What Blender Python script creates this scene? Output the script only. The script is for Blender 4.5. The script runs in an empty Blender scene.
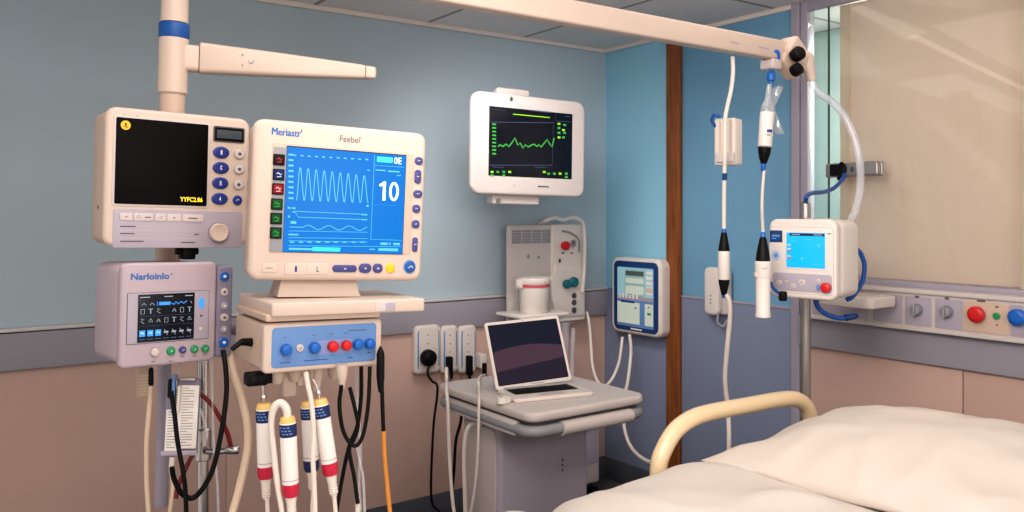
import bpy, bmesh, math, random
from mathutils import Vector, Matrix, noise
random.seed(7)
R = math.radians
scn = bpy.context.scene
COL = scn.collection

# ---------------------------------------------------------------- camera model
FPX, HY, H = 825.0, 213.0, 1.55
CAM = Vector((0, 0, H))
A = R(35.44)                                   # heading of the left wall
CX, CY = 0.548, 4.86                           # room corner
CEIL = 2.51
def P(px, py, d):
    return Vector(((px - 512) / FPX * d, d, H - (py - HY) / FPX * d))

class Frame:
    def __init__(s, loc, rz=0, roll=0):
        s.loc, s.rz, s.roll = Vector(loc), rz, roll
        s.M = Matrix.Translation(s.loc) @ Matrix.Rotation(rz, 4, 'Z') @ Matrix.Rotation(roll, 4, 'Y')
        s.I = s.M.inverted()
    def at(s, px, py, y=0.0):                  # where the sight line through a pixel meets local plane y
        o = s.I @ CAM
        d = s.I.to_3x3() @ Vector(((px - 512) / FPX, 1, -(py - HY) / FPX))
        t = (y - o.y) / d.y
        p = o + d * t
        return p.x, p.z
    def inv(s, v): return s.I @ v
    def pt(s, x, y, z): return s.M @ Vector((x, y, z))
FL = Frame((CX, CY, 0), A)                     # left wall: x along wall (negative), -y into room
FR = Frame((CX, CY, 0), A - R(90))             # right wall: x along wall, -y into room

# ---------------------------------------------------------------- materials
def lin(c):
    return tuple((v / 255 / 12.92) if v / 255 <= .04045 else ((v / 255 + .055) / 1.055) ** 2.4 for v in c) + (1,)
MATS = {}
def mat(name, rgb, rough=.5, metal=0, emit=0, var=.05, scale=12, bump=0, bscale=60, spec=.5, coat=0, alpha=1, erg=None):
    m = bpy.data.materials.new(name); m.use_nodes = True
    n = m.node_tree.nodes; l = m.node_tree.links
    b = n['Principled BSDF']
    c = lin(rgb)
    b.inputs['Roughness'].default_value = rough
    b.inputs['Metallic'].default_value = metal
    b.inputs['Specular IOR Level'].default_value = spec
    b.inputs['Coat Weight'].default_value = coat
    tc = n.new('ShaderNodeTexCoord')
    nz = n.new('ShaderNodeTexNoise'); nz.inputs['Scale'].default_value = scale; nz.inputs['Detail'].default_value = 3
    l.new(tc.outputs['Object'], nz.inputs['Vector'])
    mx = n.new('ShaderNodeMix'); mx.data_type = 'RGBA'
    mx.inputs['A'].default_value = tuple(v * (1 - var) for v in c[:3]) + (1,)
    mx.inputs['B'].default_value = tuple(min(1, v * (1 + var)) for v in c[:3]) + (1,)
    l.new(nz.outputs['Fac'], mx.inputs['Factor'])
    l.new(mx.outputs['Result'], b.inputs['Base Color'])
    if emit:
        b.inputs['Emission Color'].default_value = lin(erg or rgb)
        b.inputs['Emission Strength'].default_value = emit
    if bump:
        n2 = n.new('ShaderNodeTexNoise'); n2.inputs['Scale'].default_value = bscale; n2.inputs['Detail'].default_value = 4
        l.new(tc.outputs['Object'], n2.inputs['Vector'])
        bp = n.new('ShaderNodeBump'); bp.inputs['Strength'].default_value = bump; bp.inputs['Distance'].default_value = .01
        l.new(n2.outputs['Fac'], bp.inputs['Height']); l.new(bp.outputs['Normal'], b.inputs['Normal'])
    if alpha < 1:
        b.inputs['Alpha'].default_value = alpha
    MATS[name] = m
    return m

def glass(name, tint, refl=.08, rough=.02, milky=0, milkcol=(230, 235, 240), mx=.55):
    m = bpy.data.materials.new(name); m.use_nodes = True
    n = m.node_tree.nodes; l = m.node_tree.links
    n.remove(n['Principled BSDF']); out = n['Material Output']
    tr = n.new('ShaderNodeBsdfTransparent'); tr.inputs['Color'].default_value = lin(tint)
    gl = n.new('ShaderNodeBsdfGlossy'); gl.inputs['Roughness'].default_value = rough
    gl.inputs['Color'].default_value = (1, 1, 1, 1)
    lw = n.new('ShaderNodeLayerWeight'); lw.inputs['Blend'].default_value = .35
    mp = n.new('ShaderNodeMapRange'); mp.inputs['To Min'].default_value = refl; mp.inputs['To Max'].default_value = mx
    l.new(lw.outputs['Fresnel'], mp.inputs['Value'])
    a = n.new('ShaderNodeMixShader'); l.new(mp.outputs['Result'], a.inputs['Fac'])
    base = tr
    if milky:
        df = n.new('ShaderNodeBsdfDiffuse'); df.inputs['Color'].default_value = lin(milkcol)
        mk = n.new('ShaderNodeMixShader'); mk.inputs['Fac'].default_value = milky
        l.new(tr.outputs[0], mk.inputs[1]); l.new(df.outputs[0], mk.inputs[2]); base = mk
    l.new(base.outputs[0], a.inputs[1]); l.new(gl.outputs[0], a.inputs[2])
    l.new(a.outputs[0], out.inputs['Surface'])
    return m

M = {}
M['cream']   = mat('cream_plastic', (212, 193, 181), .38, var=.02)
M['cream2']  = mat('warm_cream_plastic', (206, 182, 166), .42, var=.02)
M['white']   = mat('white_plastic', (225, 216, 210), .35, var=.02)
M['softwhite'] = mat('soft_white_plastic', (205, 196, 193), .45, var=.02)
M['lav']     = mat('lavender_grey_plastic', (176, 168, 182), .45, var=.03)
M['lavd']    = mat('mauve_device_plastic', (186, 170, 180), .42, var=.03)
M['lavdk']   = mat('dark_lavender_panel', (140, 134, 154), .5, var=.03)
M['grey']    = mat('mid_grey_plastic', (150, 150, 156), .45, var=.03)
M['dgrey']   = mat('dark_grey_plastic', (80, 80, 86), .5, var=.05)
M['black']   = mat('black_rubber', (10, 10, 11), .5, var=.1, spec=.25)
M['screenoff'] = mat('unlit_screen', (10, 8, 8), .45, var=.05, spec=.1)
M['palecap'] = mat('pale_yellow_cap', (232, 196, 120), .45)
M['panelmix'] = mat('blue_mauve_tint', (136, 152, 200), .45)
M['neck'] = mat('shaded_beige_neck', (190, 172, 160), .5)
M['screendk'] = mat('dark_lit_screen', (6, 9, 18), .22, emit=.5, erg=(8, 14, 30), var=.05)
M['screenblue'] = mat('blue_lit_screen', (6, 40, 80), .4, emit=.88, erg=(6, 128, 214), var=.05, spec=.25)
M['screencyan'] = mat('cyan_lit_screen', (10, 90, 120), .35, emit=.95, erg=(12, 178, 242), var=.05)
M['trace']   = mat('pale_blue_trace', (60, 140, 200), .4, emit=.7, erg=(96, 186, 244))
M['cyanbar'] = mat('cyan_bar_glow', (40, 160, 200), .4, emit=.9, erg=(40, 205, 250))
M['glowwhite'] = mat('white_readout_glow', (200, 220, 230), .4, emit=.95, erg=(214, 244, 252))
M['glowgrey'] = mat('grey_readout_glow', (120, 130, 140), .4, emit=.5, erg=(160, 178, 190))
M['glowblue'] = mat('blue_readout_glow', (40, 110, 190), .4, emit=.8, erg=(70, 150, 225))
M['green']   = mat('green_trace_glow', (30, 120, 50), .4, emit=.6, erg=(80, 175, 70))
M['lime']    = mat('lime_bar_glow', (110, 170, 30), .4, emit=.7, erg=(150, 200, 40))
M['dimline'] = mat('dim_grid_line', (50, 60, 90), .4, emit=.5, erg=(70, 84, 112))
M['yellow']  = mat('yellow_button', (240, 186, 30), .4, emit=.12)
M['yellowtxt'] = mat('yellow_readout', (220, 200, 40), .4, emit=.7)
M['blue']    = mat('royal_blue_button', (42, 62, 138), .35, var=.03)
M['bluek']   = mat('bright_blue_knob', (30, 104, 190), .35, var=.03)
M['bluebtn'] = mat('indigo_button', (66, 70, 130), .4, var=.03)
M['bluepnl'] = mat('soft_blue_panel', (106, 146, 200), .45, var=.04)
M['bluedk']  = mat('navy_frame', (20, 66, 118), .35, var=.03)
M['blueband'] = mat('blue_band', (18, 84, 158), .4, var=.03)
M['bluecbl'] = mat('blue_cable_rubber', (30, 84, 160), .4, var=.03)
M['red']     = mat('red_knob', (206, 34, 38), .38, var=.03)
M['redcbl']  = mat('dark_red_cable', (120, 18, 26), .4, var=.05)
M['crimson'] = mat('crimson_cap', (196, 30, 70), .4, var=.05)
M['greenb']  = mat('green_button', (30, 140, 86), .4, emit=.1)
M['teal']    = mat('teal_knob', (20, 106, 116), .4)
M['chrome']  = mat('brushed_chrome', (205, 200, 198), .22, metal=1, var=.03)
M['steel']   = mat('satin_steel', (170, 166, 164), .36, metal=.85, var=.04)
M['logo']    = mat('logo_blue_print', (36, 112, 180), .5)
M['print']   = mat('dark_print', (96, 88, 96), .6)
M['tan']     = mat('beige_hose_rubber', (222, 200, 176), .42, var=.04)
M['hose']    = mat('white_hose_rubber', (228, 218, 210), .42, var=.03)
M['orange']  = mat('orange_cable_rubber', (208, 138, 58), .45, var=.04)
M['railm']   = mat('beige_rail_plastic', (232, 208, 172), .3, var=.03, coat=.2)
M['linen']   = mat('white_bed_linen', (214, 206, 200), .85, var=.02, bump=.12, bscale=900, spec=.2)
M['pillow']  = mat('white_pillow_cotton', (214, 204, 196), .85, var=.02, bump=.12, bscale=900, spec=.2)
M['label']   = mat('white_label', (240, 234, 230), .6, var=.02)
M['navy']    = mat('navy_label', (22, 40, 96), .5)
M['pale']    = mat('pale_button', (208, 196, 194), .45)
M['clear']   = glass('clear_plastic', (240, 243, 247), .10, .08, .26)
M['hoseclear'] = glass('milky_tube', (246, 248, 252), .04, .2, .26, (250, 250, 255), mx=.3)
M['pane']    = glass('window_glass', (248, 250, 248), .02, .03, mx=.28)
M['led']     = mat('lamp_diffuser', (255, 240, 225), .5, emit=1)

# walls
def wall_mat(name, rgb, bump=.06, bscale=220, rough=.75):
    return mat(name, rgb, rough, var=.03, scale=2.5, bump=bump, bscale=bscale, spec=.25)
M['wallL'] = wall_mat('blue_grey_wall_vinyl', (182, 198, 208))
M['wallA'] = wall_mat('light_blue_wall_paint', (150, 200, 222))
M['wallB'] = wall_mat('blue_wall_panel', (122, 168, 198))
M['slate'] = wall_mat('slate_blue_wall_panel', (132, 142, 166))
M['pink']  = wall_mat('dusty_pink_wainscot', (204, 174, 163), .03)
M['bump']  = wall_mat('grey_bumper_rail', (160, 156, 166), .03)
M['base']  = wall_mat('dark_baseboard_vinyl', (84, 86, 92), .03)
M['frame'] = mat('lavender_window_frame', (168, 162, 176), .4, var=.03)
M['blind'] = wall_mat('beige_blind_fabric', (246, 222, 210), .05, 300)
M['blindedge'] = wall_mat('beige_blind_edge', (226, 206, 188), .02)
M['corr']  = wall_mat('pale_green_corridor_wall', (212, 226, 216), .02)
M['seal']  = mat('dark_green_glass_edge', (50, 78, 78), .3)

def wood():
    m = bpy.data.materials.new('brown_wood'); m.use_nodes = True
    n = m.node_tree.nodes; l = m.node_tree.links; b = n['Principled BSDF']
    tc = n.new('ShaderNodeTexCoord'); mp = n.new('ShaderNodeMapping'); mp.inputs['Scale'].default_value = (9, 9, .8)
    l.new(tc.outputs['Object'], mp.inputs['Vector'])
    nz = n.new('ShaderNodeTexNoise'); nz.inputs['Scale'].default_value = 6; nz.inputs['Detail'].default_value = 6
    l.new(mp.outputs[0], nz.inputs['Vector'])
    cr = n.new('ShaderNodeValToRGB')
    cr.color_ramp.elements[0].color = lin((112, 64, 32)); cr.color_ramp.elements[1].color = lin((160, 96, 50))
    cr.color_ramp.elements[0].position = .3; cr.color_ramp.elements[1].position = .75
    l.new(nz.outputs['Fac'], cr.inputs['Fac']); l.new(cr.outputs[0], b.inputs['Base Color'])
    b.inputs['Roughness'].default_value = .35
    return m
M['capline'] = mat('pale_cap_line', (206, 204, 206), .5, var=.02)
M['wood'] = wood()

def tiles(name, c1, cm, size, mortar, rough):
    m = bpy.data.materials.new(name); m.use_nodes = True
    n = m.node_tree.nodes; l = m.node_tree.links; b = n['Principled BSDF']
    tc = n.new('ShaderNodeTexCoord')
    br = n.new('ShaderNodeTexBrick'); br.offset = 0; br.squash = 1
    br.inputs['Color1'].default_value = lin(c1); br.inputs['Color2'].default_value = lin(tuple(v * .985 for v in c1))
    br.inputs['Mortar'].default_value = lin(cm); br.inputs['Scale'].default_value = 1
    br.inputs['Mortar Size'].default_value = mortar; br.inputs['Brick Width'].default_value = size; br.inputs['Row Height'].default_value = size
    l.new(tc.outputs['Object'], br.inputs['Vector'])
    nz = n.new('ShaderNodeTexNoise'); nz.inputs['Scale'].default_value = 90; nz.inputs['Detail'].default_value = 5
    l.new(tc.outputs['Object'], nz.inputs['Vector'])
    bp = n.new('ShaderNodeBump'); bp.inputs['Strength'].default_value = .1; bp.inputs['Distance'].default_value = .01
    l.new(nz.outputs['Fac'], bp.inputs['Height']); l.new(bp.outputs['Normal'], b.inputs['Normal'])
    l.new(br.outputs['Color'], b.inputs['Base Color']); b.inputs['Roughness'].default_value = rough
    b.inputs['Specular IOR Level'].default_value = .2
    return m
M['ceil'] = tiles('ceiling_tiles', (240, 234, 232), (170, 162, 162), .6, .012, .9)
M['floor'] = tiles('grey_floor_vinyl', (112, 110, 114), (92, 90, 94), .6, .004, .5)

# ---------------------------------------------------------------- mesh builder
I4 = Matrix.Identity(4)
def T(x, y, z): return Matrix.Translation((x, y, z))
def RX(a): return Matrix.Rotation(R(a), 4, 'X')
def RY(a): return Matrix.Rotation(R(a), 4, 'Y')
def RZ(a): return Matrix.Rotation(R(a), 4, 'Z')
def FRONT(x, y, z): return T(x, y, z) @ RX(90)   # lathe axis pointing out of a front face (-y)
def rr_pts(w, h, r, n=5):
    r = max(1e-4, min(r, w / 2 - 1e-4, h / 2 - 1e-4)); pts = []
    for cx, cy, a0 in ((w/2-r, h/2-r, 0), (-w/2+r, h/2-r, 90), (-w/2+r, -h/2+r, 180), (w/2-r, -h/2+r, 270)):
        for k in range(n + 1):
            a = R(a0 + 90 * k / n); pts.append((cx + r * math.cos(a), cy + r * math.sin(a)))
    return pts
def catmull(pts, sub=8):
    pts = [Vector(p) for p in pts]
    if len(pts) < 3: return [pts[0].lerp(pts[-1], k / 4) for k in range(5)], [k / 4 * (len(pts) - 1) for k in range(5)]
    out, par = [], []
    q = [2 * pts[0] - pts[1]] + pts + [2 * pts[-1] - pts[-2]]
    for i in range(1, len(q) - 2):
        for k in range(sub):
            t = k / sub; a, b, c, d = q[i-1], q[i], q[i+1], q[i+2]
            out.append(.5 * ((2*b) + (c-a)*t + (2*a-5*b+4*c-d)*t*t + (-a+3*b-3*c+d)*t**3)); par.append(i - 1 + t)
    out.append(pts[-1]); par.append(len(pts) - 1)
    return out, par
class MB:
    def __init__(s): s.bm = bmesh.new(); s.mats = []
    def mi(s, m):
        m = M[m] if isinstance(m, str) else m
        if m not in s.mats: s.mats.append(m)
        return s.mats.index(m)
    def face(s, vs, k):
        try: f = s.bm.faces.new(vs); f.material_index = k; return f
        except ValueError: return None
    def loft(s, rings, k, cap0=True, cap1=True, closed=False):
        V = [[s.bm.verts.new(p) for p in r] for r in rings]
        n = len(V[0])
        for a, b in zip(V, V[1:]):
            for i in range(n): s.face((a[i], a[(i+1) % n], b[(i+1) % n], b[i]), k)
        if cap0: s.face(V[0][::-1], k)
        if cap1: s.face(V[-1], k)
    def slab(s, m, a0, a1, b0, b1, c0, c1, r=.005, bev=.003, axis='y', seg=3, X=I4, taper=0, cseg=5):
        k = s.mi(m); w, h = a1 - a0, b1 - b0; ca, cb = (a0+a1)/2, (b0+b1)/2
        if c1 < c0: c0, c1 = c1, c0
        bev = min(bev, (c1 - c0) / 2.01, w / 2.2, h / 2.2); st = []
        for j in range(seg + 1):
            t = R(90 * j / seg); st.append((c0 + bev * (1 - math.sin(t)), bev * (1 - math.cos(t))))
        st = [(c0 + bev * (1 - math.sin(R(90*j/seg))), bev * (1 - math.cos(R(90*j/seg)))) for j in range(seg, -1, -1)]
        st += [(c1 - bev * (1 - math.sin(R(90*j/seg))), bev * (1 - math.cos(R(90*j/seg)))) for j in range(0, seg + 1)]
        # st runs from c0 (inset) to c1 (inset)
        st = [(c0 + bev * (1 - math.cos(R(90*j/seg))), bev * (1 - math.sin(R(90*j/seg)))) for j in range(seg + 1)] + \
             [(c1 - bev * (1 - math.cos(R(90*j/seg))), bev * (1 - math.sin(R(90*j/seg)))) for j in range(seg, -1, -1)]
        rings = []
        for c, ins in st:
            u = (c - c0) / max(1e-6, c1 - c0) * taper
            ring = []
            for a, b in rr_pts(w - 2*ins - 2*u, h - 2*ins - 2*u, r - ins if r > ins else 1e-4, cseg):
                a += ca; b += cb
                p = (a, c, b) if axis == 'y' else (a, b, c) if axis == 'z' else (c, a, b)
                ring.append(X @ Vector(p))
            rings.append(ring)
        s.loft(rings, k); return s
    def box(s, m, x0, x1, y0, y1, z0, z1, bev=.002, X=I4):
        return s.slab(m, x0, x1, z0, z1, y0, y1, bev, bev, 'y', 2, X, cseg=2)
    def lathe(s, m, prof, X=I4, seg=24):
        k = s.mi(m); rings = []
        for r, z in prof:
            r = max(r, 1e-5)
            rings.append([X @ Vector((r*math.cos(2*math.pi*i/seg), r*math.sin(2*math.pi*i/seg), z)) for i in range(seg)])
        s.loft(rings, k); return s
    def knob(s, m, x, y, z, r, h, seg=20, X=I4):
        return s.lathe(m, [(r, 0), (r, h*.7), (r*.92, h*.92), (r*.75, h)], X @ FRONT(x, y, z), seg)
    def oval(s, m, x, y, z, rx, rz, h, X=I4):
        return s.lathe(m, [(1, 0), (1, h*.6), (.9, h*.9), (.7, h)], X @ FRONT(x, y, z) @ Matrix.Diagonal((rx, rz, 1, 1)), 24)
    def cyl(s, m, p, q, r0, r1=None, seg=16):
        p, q = Vector(p), Vector(q); r1 = r0 if r1 is None else r1
        return s.tube(m, [p, q], [r0, r1], seg, smooth=False)
    def tube(s, m, pts, r, seg=10, smooth=True, sub=8):
        k = s.mi(m)
        if smooth: P_, par = catmull(pts, sub)
        else: P_ = [Vector(p) for p in pts]; par = list(range(len(P_)))
        rs = []
        for t in par:
            if isinstance(r, (list, tuple)):
                i = min(int(t), len(r) - 2); rs.append(r[i] + (r[i+1] - r[i]) * (t - i))
            else: rs.append(r)
        up = None; rings = []
        for i, p in enumerate(P_):
            d = (P_[min(i+1, len(P_)-1)] - P_[max(i-1, 0)]).normalized()
            if up is None:
                up = d.orthogonal().normalized()
            else:
                up = (up - d * up.dot(d)); up = up.normalized() if up.length > 1e-6 else d.orthogonal().normalized()
            b = d.cross(up)
            rings.append([p + (up*math.cos(2*math.pi*j/seg) + b*math.sin(2*math.pi*j/seg)) * rs[i] for j in range(seg)])
        s.loft(rings, k); return s
    def ribbon(s, m, pts, w, y, X=I4):        # flat polyline on a front face, pts in (x,z)
        k = s.mi(m); pts = [Vector((a, b)) for a, b in pts]
        L, Rr = [], []
        for i, p in enumerate(pts):
            d = (pts[min(i+1, len(pts)-1)] - pts[max(i-1, 0)]); d = d.normalized() if d.length else Vector((1, 0))
            nn = Vector((-d.y, d.x)) * w / 2
            L.append(s.bm.verts.new(X @ Vector((p.x+nn.x, y, p.y+nn.y)))); Rr.append(s.bm.verts.new(X @ Vector((p.x-nn.x, y, p.y-nn.y))))
        for i in range(len(pts) - 1): s.face((Rr[i], Rr[i+1], L[i+1], L[i]), k)
        return s
    def rect(s, m, x0, x1, z0, z1, y, X=I4):
        k = s.mi(m); v = [s.bm.verts.new(X @ Vector(p)) for p in ((x0, y, z0), (x1, y, z0), (x1, y, z1), (x0, y, z1))]
        s.face(v, k); return s
    def text(s, m, body, x0, x1, z0, z1, y, X=I4, bold=0):
        k = s.mi(m)
        cu = bpy.data.curves.new('lettering', 'FONT'); cu.body = body; cu.offset = bold; cu.resolution_u = 3
        o = bpy.data.objects.new('lettering', cu); COL.objects.link(o)
        dg = bpy.context.evaluated_depsgraph_get(); dg.update()
        me = bpy.data.meshes.new_from_object(o.evaluated_get(dg))
        xs = [v.co.x for v in me.vertices]; ys = [v.co.y for v in me.vertices]
        if xs:
            sx = (x1 - x0) / max(1e-6, max(xs) - min(xs)); sy = (z1 - z0) / max(1e-6, max(ys) - min(ys))
            vs = [s.bm.verts.new(X @ Vector((x0 + (v.co.x - min(xs)) * sx, y, z0 + (v.co.y - min(ys)) * sy))) for v in me.vertices]
            for p in me.polygons: s.face([vs[i] for i in p.vertices], k)
        bpy.data.objects.remove(o); bpy.data.curves.remove(cu); bpy.data.meshes.remove(me)
        return s
    def build(s, name, parent=None, label=None, smooth=35):
        me = bpy.data.meshes.new(name)
        bmesh.ops.recalc_face_normals(s.bm, faces=s.bm.faces)
        s.bm.to_mesh(me); s.bm.free()
        for m in s.mats: me.materials.append(m)
        if smooth:
            for p in me.polygons: p.use_smooth = True
            me.set_sharp_from_angle(angle=R(smooth))
        o = bpy.data.objects.new(name, me); COL.objects.link(o)
        if parent: o.parent = parent
        if label: o['label'] = label
        return o
def tag(o, label, cat, group=None, kind=None):
    o['label'] = label; o['category'] = cat
    if group: o['group'] = group
    if kind: o['kind'] = kind
    return o
def thing(name, label, cat, fr=None, group=None, kind=None):
    o = bpy.data.objects.new(name, None); COL.objects.link(o); o.empty_display_size = .05
    if fr: o.location = fr.loc; o.rotation_euler = (0, fr.roll, fr.rz)
    if kind: o['kind'] = kind
    return tag(o, label, cat, group)
def struct(mb, name, fr=None, parent=None, label=None):
    o = mb.build(name, parent)
    if fr: o.location = fr.loc; o.rotation_euler = (0, fr.roll, fr.rz)
    if not parent: o['kind'] = 'structure'
    if label: o['label'] = label
    return o
def cable(name, label, cat, pts, r, m, group=None, seg=8, extra=None):
    o0 = Vector(pts[0]); q = [Vector(p) - o0 for p in pts]
    mb = MB(); mb.tube(m, q, r, seg)
    o = mb.build(name); o.location = o0
    return tag(o, label, cat, group)
# ================================================================ camera, world, lights
cd = bpy.data.cameras.new('camera'); cam = bpy.data.objects.new('camera', cd); COL.objects.link(cam)
cam.location = CAM; cam.rotation_euler = (R(90), 0, 0)
cd.sensor_width = 36; cd.lens = FPX / 1024 * 36; cd.shift_y = (HY - 256) / 1024; cd.clip_start = .02
scn.camera = cam
w = bpy.data.worlds.new('world'); scn.world = w; w.use_nodes = True
w.node_tree.nodes['Background'].inputs['Color'].default_value = (1, .94, .89, 1)
w.node_tree.nodes['Background'].inputs['Strength'].default_value = .58
scn.view_settings.view_transform = 'Standard'
scn.view_settings.look = 'Medium High Contrast'
scn.view_settings.exposure = 0
try:
    scn.cycles.use_denoising = True
    scn.cycles.max_bounces = 8; scn.cycles.transparent_max_bounces = 16
    scn.cycles.sample_clamp_indirect = 4
except Exception: pass
def lamp(name, label, fr, x0, x1, y0, y1, power, col=(1, .89, .79)):
    t = thing(name, label, 'ceiling light', fr)
    m = MB(); z = CEIL
    for a in ((x0-.03, x1+.03, y0-.03, y0), (x0-.03, x1+.03, y1, y1+.03), (x0-.03, x0, y0, y1), (x1, x1+.03, y0, y1)):
        m.box('white', a[0], a[1], a[2], a[3], z-.02, z-.001, .002)
    m.build('frame', t)
    dm = bpy.data.materials.new('diffuser_glow'); dm.use_nodes = True
    b = dm.node_tree.nodes['Principled BSDF']; b.inputs['Base Color'].default_value = (.9, .9, .88, 1)
    b.inputs['Emission Color'].default_value = (*col, 1); b.inputs['Emission Strength'].default_value = power
    m = MB(); m.box(dm, x0, x1, y0, y1, z-.014, z-.004, .001); m.build('diffuser', t)
    return t
LF = Frame((0, 0, 0), A)                       # light frame: x along e1, y along -e2
def LXY(x, y): v = LF.inv(Vector((x, y, 0))); return v.x, v.y
sx0, sy0 = LXY(.29, 2.86); sx1, sy1 = LXY(1.15, 3.40)
lamp('ceiling_light', 'narrow strip luminaire in the ceiling above the bed head', LF, min(sx0, sx1), max(sx0, sx1), sy0-.06, sy0, 2.6)
px0, py0 = LXY(.44, 2.76)
lamp('ceiling_light', 'wide panel luminaire in the ceiling above the bed', LF, px0, px0+1.0, py0-.42, py0, 1.4)
lamp('ceiling_light', 'added fill panel in the ceiling near the room entrance', LF, -.6, .6, .15, .75, 8)  # out of view, added as fill for the equipment faces
lamp('ceiling_light', 'added fill panel in the ceiling over the middle of the room', LF, .1, 1.5, 1.0, 1.8, 2.2)  # out of view, added to brighten walls and ceiling
lamp('ceiling_light', 'added fill panel in the ceiling near the far corner', LF, 1.5, 2.4, 2.3, 2.75, 1.2, (1, .96, .92))  # out of view, added to lift both walls at the corner
def area(name, loc, target, size, power, col, spread=180):
    ld = bpy.data.lights.new(name, 'AREA'); ld.energy = power; ld.size = size; ld.color = col; ld.spread = R(spread)
    o = bpy.data.objects.new(name, ld); COL.objects.link(o); o.location = loc
    o.rotation_euler = (Vector(target) - Vector(loc)).to_track_quat('-Z', 'Y').to_euler()
area('room_fill_light', (.5, -1.0, 2.1), (.3, 3.0, 1.3), 2.4, 19, (1, .87, .77))  # unseen fill added behind the camera
area('ceiling_fill', (1.3, .1, 1.95), (.3, 2.6, 2.55), .5, 10, (1, .93, .9))  # unseen, added to throw light up onto the ceiling
area('corner_fill', (-.05, 3.15, 2.46), (.3, 4.6, 1.2), .6, 7, (1, .95, .92), 95)  # unseen, added to brighten the far corner without reaching the blind
area('blind_fill', (-.1, 1.1, 2.38), (1.5, 3.3, 1.6), 1.0, 10, (1, .92, .86), 100)  # unseen, added inside the room to wash the blind and headwall
area('corridor_fill', tuple(FR.pt(1.75, .45, 2.4)), tuple(FR.pt(1.6, .5, 1.2)), .3, 22, (.97, 1, .98))  # unseen, added to light the space behind the glass

# ================================================================ the setting
m = MB(); m.box('floor', -4.4, 1.6, -4.6, 1.0, -.05, 0, .001); struct(m, 'floor', FL)
m = MB(); m.box('ceil', -4.4, 1.6, -4.6, 1.0, CEIL, CEIL+.05, .001); struct(m, 'ceiling', FL)
m = MB(); m.box('wallL', -4.4, 0, 0, .1, 0, CEIL, .001); struct(m, 'wall_left', FL)
m = MB()
xs = [-4.4, -3.4, -2.2, -1.0, 0]
for a, b in zip(xs, xs[1:]): m.box('pink', a+.001, b-.001, -.008, 0, .12, .96, .001)
struct(m, 'trim_1', FL)
m = MB(); m.box('bump', -4.4, -.0, -.03, 0, .955, 1.098, .006); m.box('capline', -4.4, -.0, -.034, 0, 1.102, 1.116, .003); struct(m, 'trim_2', FL)
m = MB(); m.box('base', -4.4, -.0, -.014, 0, 0, .125, .004); struct(m, 'baseboard_left', FL)
m = MB(); m.box('white', -4.4, 0, -.02, 0, CEIL-.022, CEIL, .002); struct(m, 'trim_3', FL)
# right wall, wooden post, deep blue bay
X1, X2, X3, X4 = .518, .613, 1.292, 1.375
m = MB(); m.box('wallA', 0, X1+.05, 0, .1, 0, CEIL, .001); m.box('wallB', X1+.05, X3+.04, 0, .1, 0, CEIL, .001); struct(m, 'wall_right', FR)
m = MB(); m.box('slate', .001, X1, -.01, 0, .12, 1.114, .002); m.box('slate', X2, X3, -.01, 0, .12, 1.105, .002)
m.box('frame', X2, X3, -.014, 0, 1.105, 1.116, .002); struct(m, 'trim_4', FR)
m = MB(); m.box('wood', X1, X2, -.03, 0, 0, CEIL, .006); struct(m, 'trim_5', FR)
m = MB(); m.box('base', .014, X1, -.016, 0, 0, .125, .004); m.box('base', X2, X3, -.016, 0, 0, .125, .004); struct(m, 'baseboard_right', FR)
m = MB(); m.box('white', .02, X3, -.02, 0, CEIL-.022, CEIL, .002); struct(m, 'trim_6', FR)
XE = 2.95
m = MB(); m.box('wallB', X4, XE, .0, .1, 0, 1.245, .001); struct(m, 'wall_far', FR)
m = MB()
J = [X4-.02, 2.062, XE]
for a, b in zip(J, J[1:]): m.box('pink', a+.002, b-.002, -.012, 0, .12, .95, .002)
struct(m, 'trim_7', FR)
m = MB(); m.box('bump', X3+.05, XE, -.036, 0, .95, 1.085, .006); struct(m, 'trim_8', FR)
# window
win = thing('window_1', 'wide internal window with lavender frame and beige blind above the bed head', 'window', FR, kind='structure')
m = MB()
m.slab('frame', X3, X3+.044, 0, CEIL, -.018, .1, .003, .003)
m.slab('frame', X3+.047, X4, 0, CEIL, -.012, .02, .003, .003)
m.box('frame', X4, XE, -.012, .02, CEIL-.045, CEIL, .003)
m.box('frame', X4, XE, -.02, .1, 1.245, 1.27, .003)
xr, _ = FR.at(1019, 150)
m.box('blindedge', xr, xr+.05, .01, .085, 1.27, CEIL-.045, .003)
m.build('window_frame', win)
m = MB(); m.box('pane', X4, XE, .0, .006, 1.27, CEIL-.045, .0005); m.build('pane', win)
xs_, _ = FR.at(828, 150)
m = MB(); m.box('seal', xs_, xs_+.0045, -.002, .008, 1.27, CEIL-.045, .0005); m.build('glass_joint', win)
b0, _ = FR.at(850, 150, .09); b1, _ = FR.at(1016, 150, .09)
m = MB(); m.box('blind', b0, b1+.5, .09, .095, 1.25, CEIL-.03, .0005); m.build('blind', win)
m = MB(); m.box('blindedge', b0-.045, b0+.004, .08, .115, 1.25, CEIL-.03, .004); m.build('blind_edge', win)
m = MB(); m.box('corr', .9, 4, .62, .66, 0, CEIL, .001); struct(m, 'wall_behind', FR)

# ================================================================ left equipment stand
ROLL = R(1.4)
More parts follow.
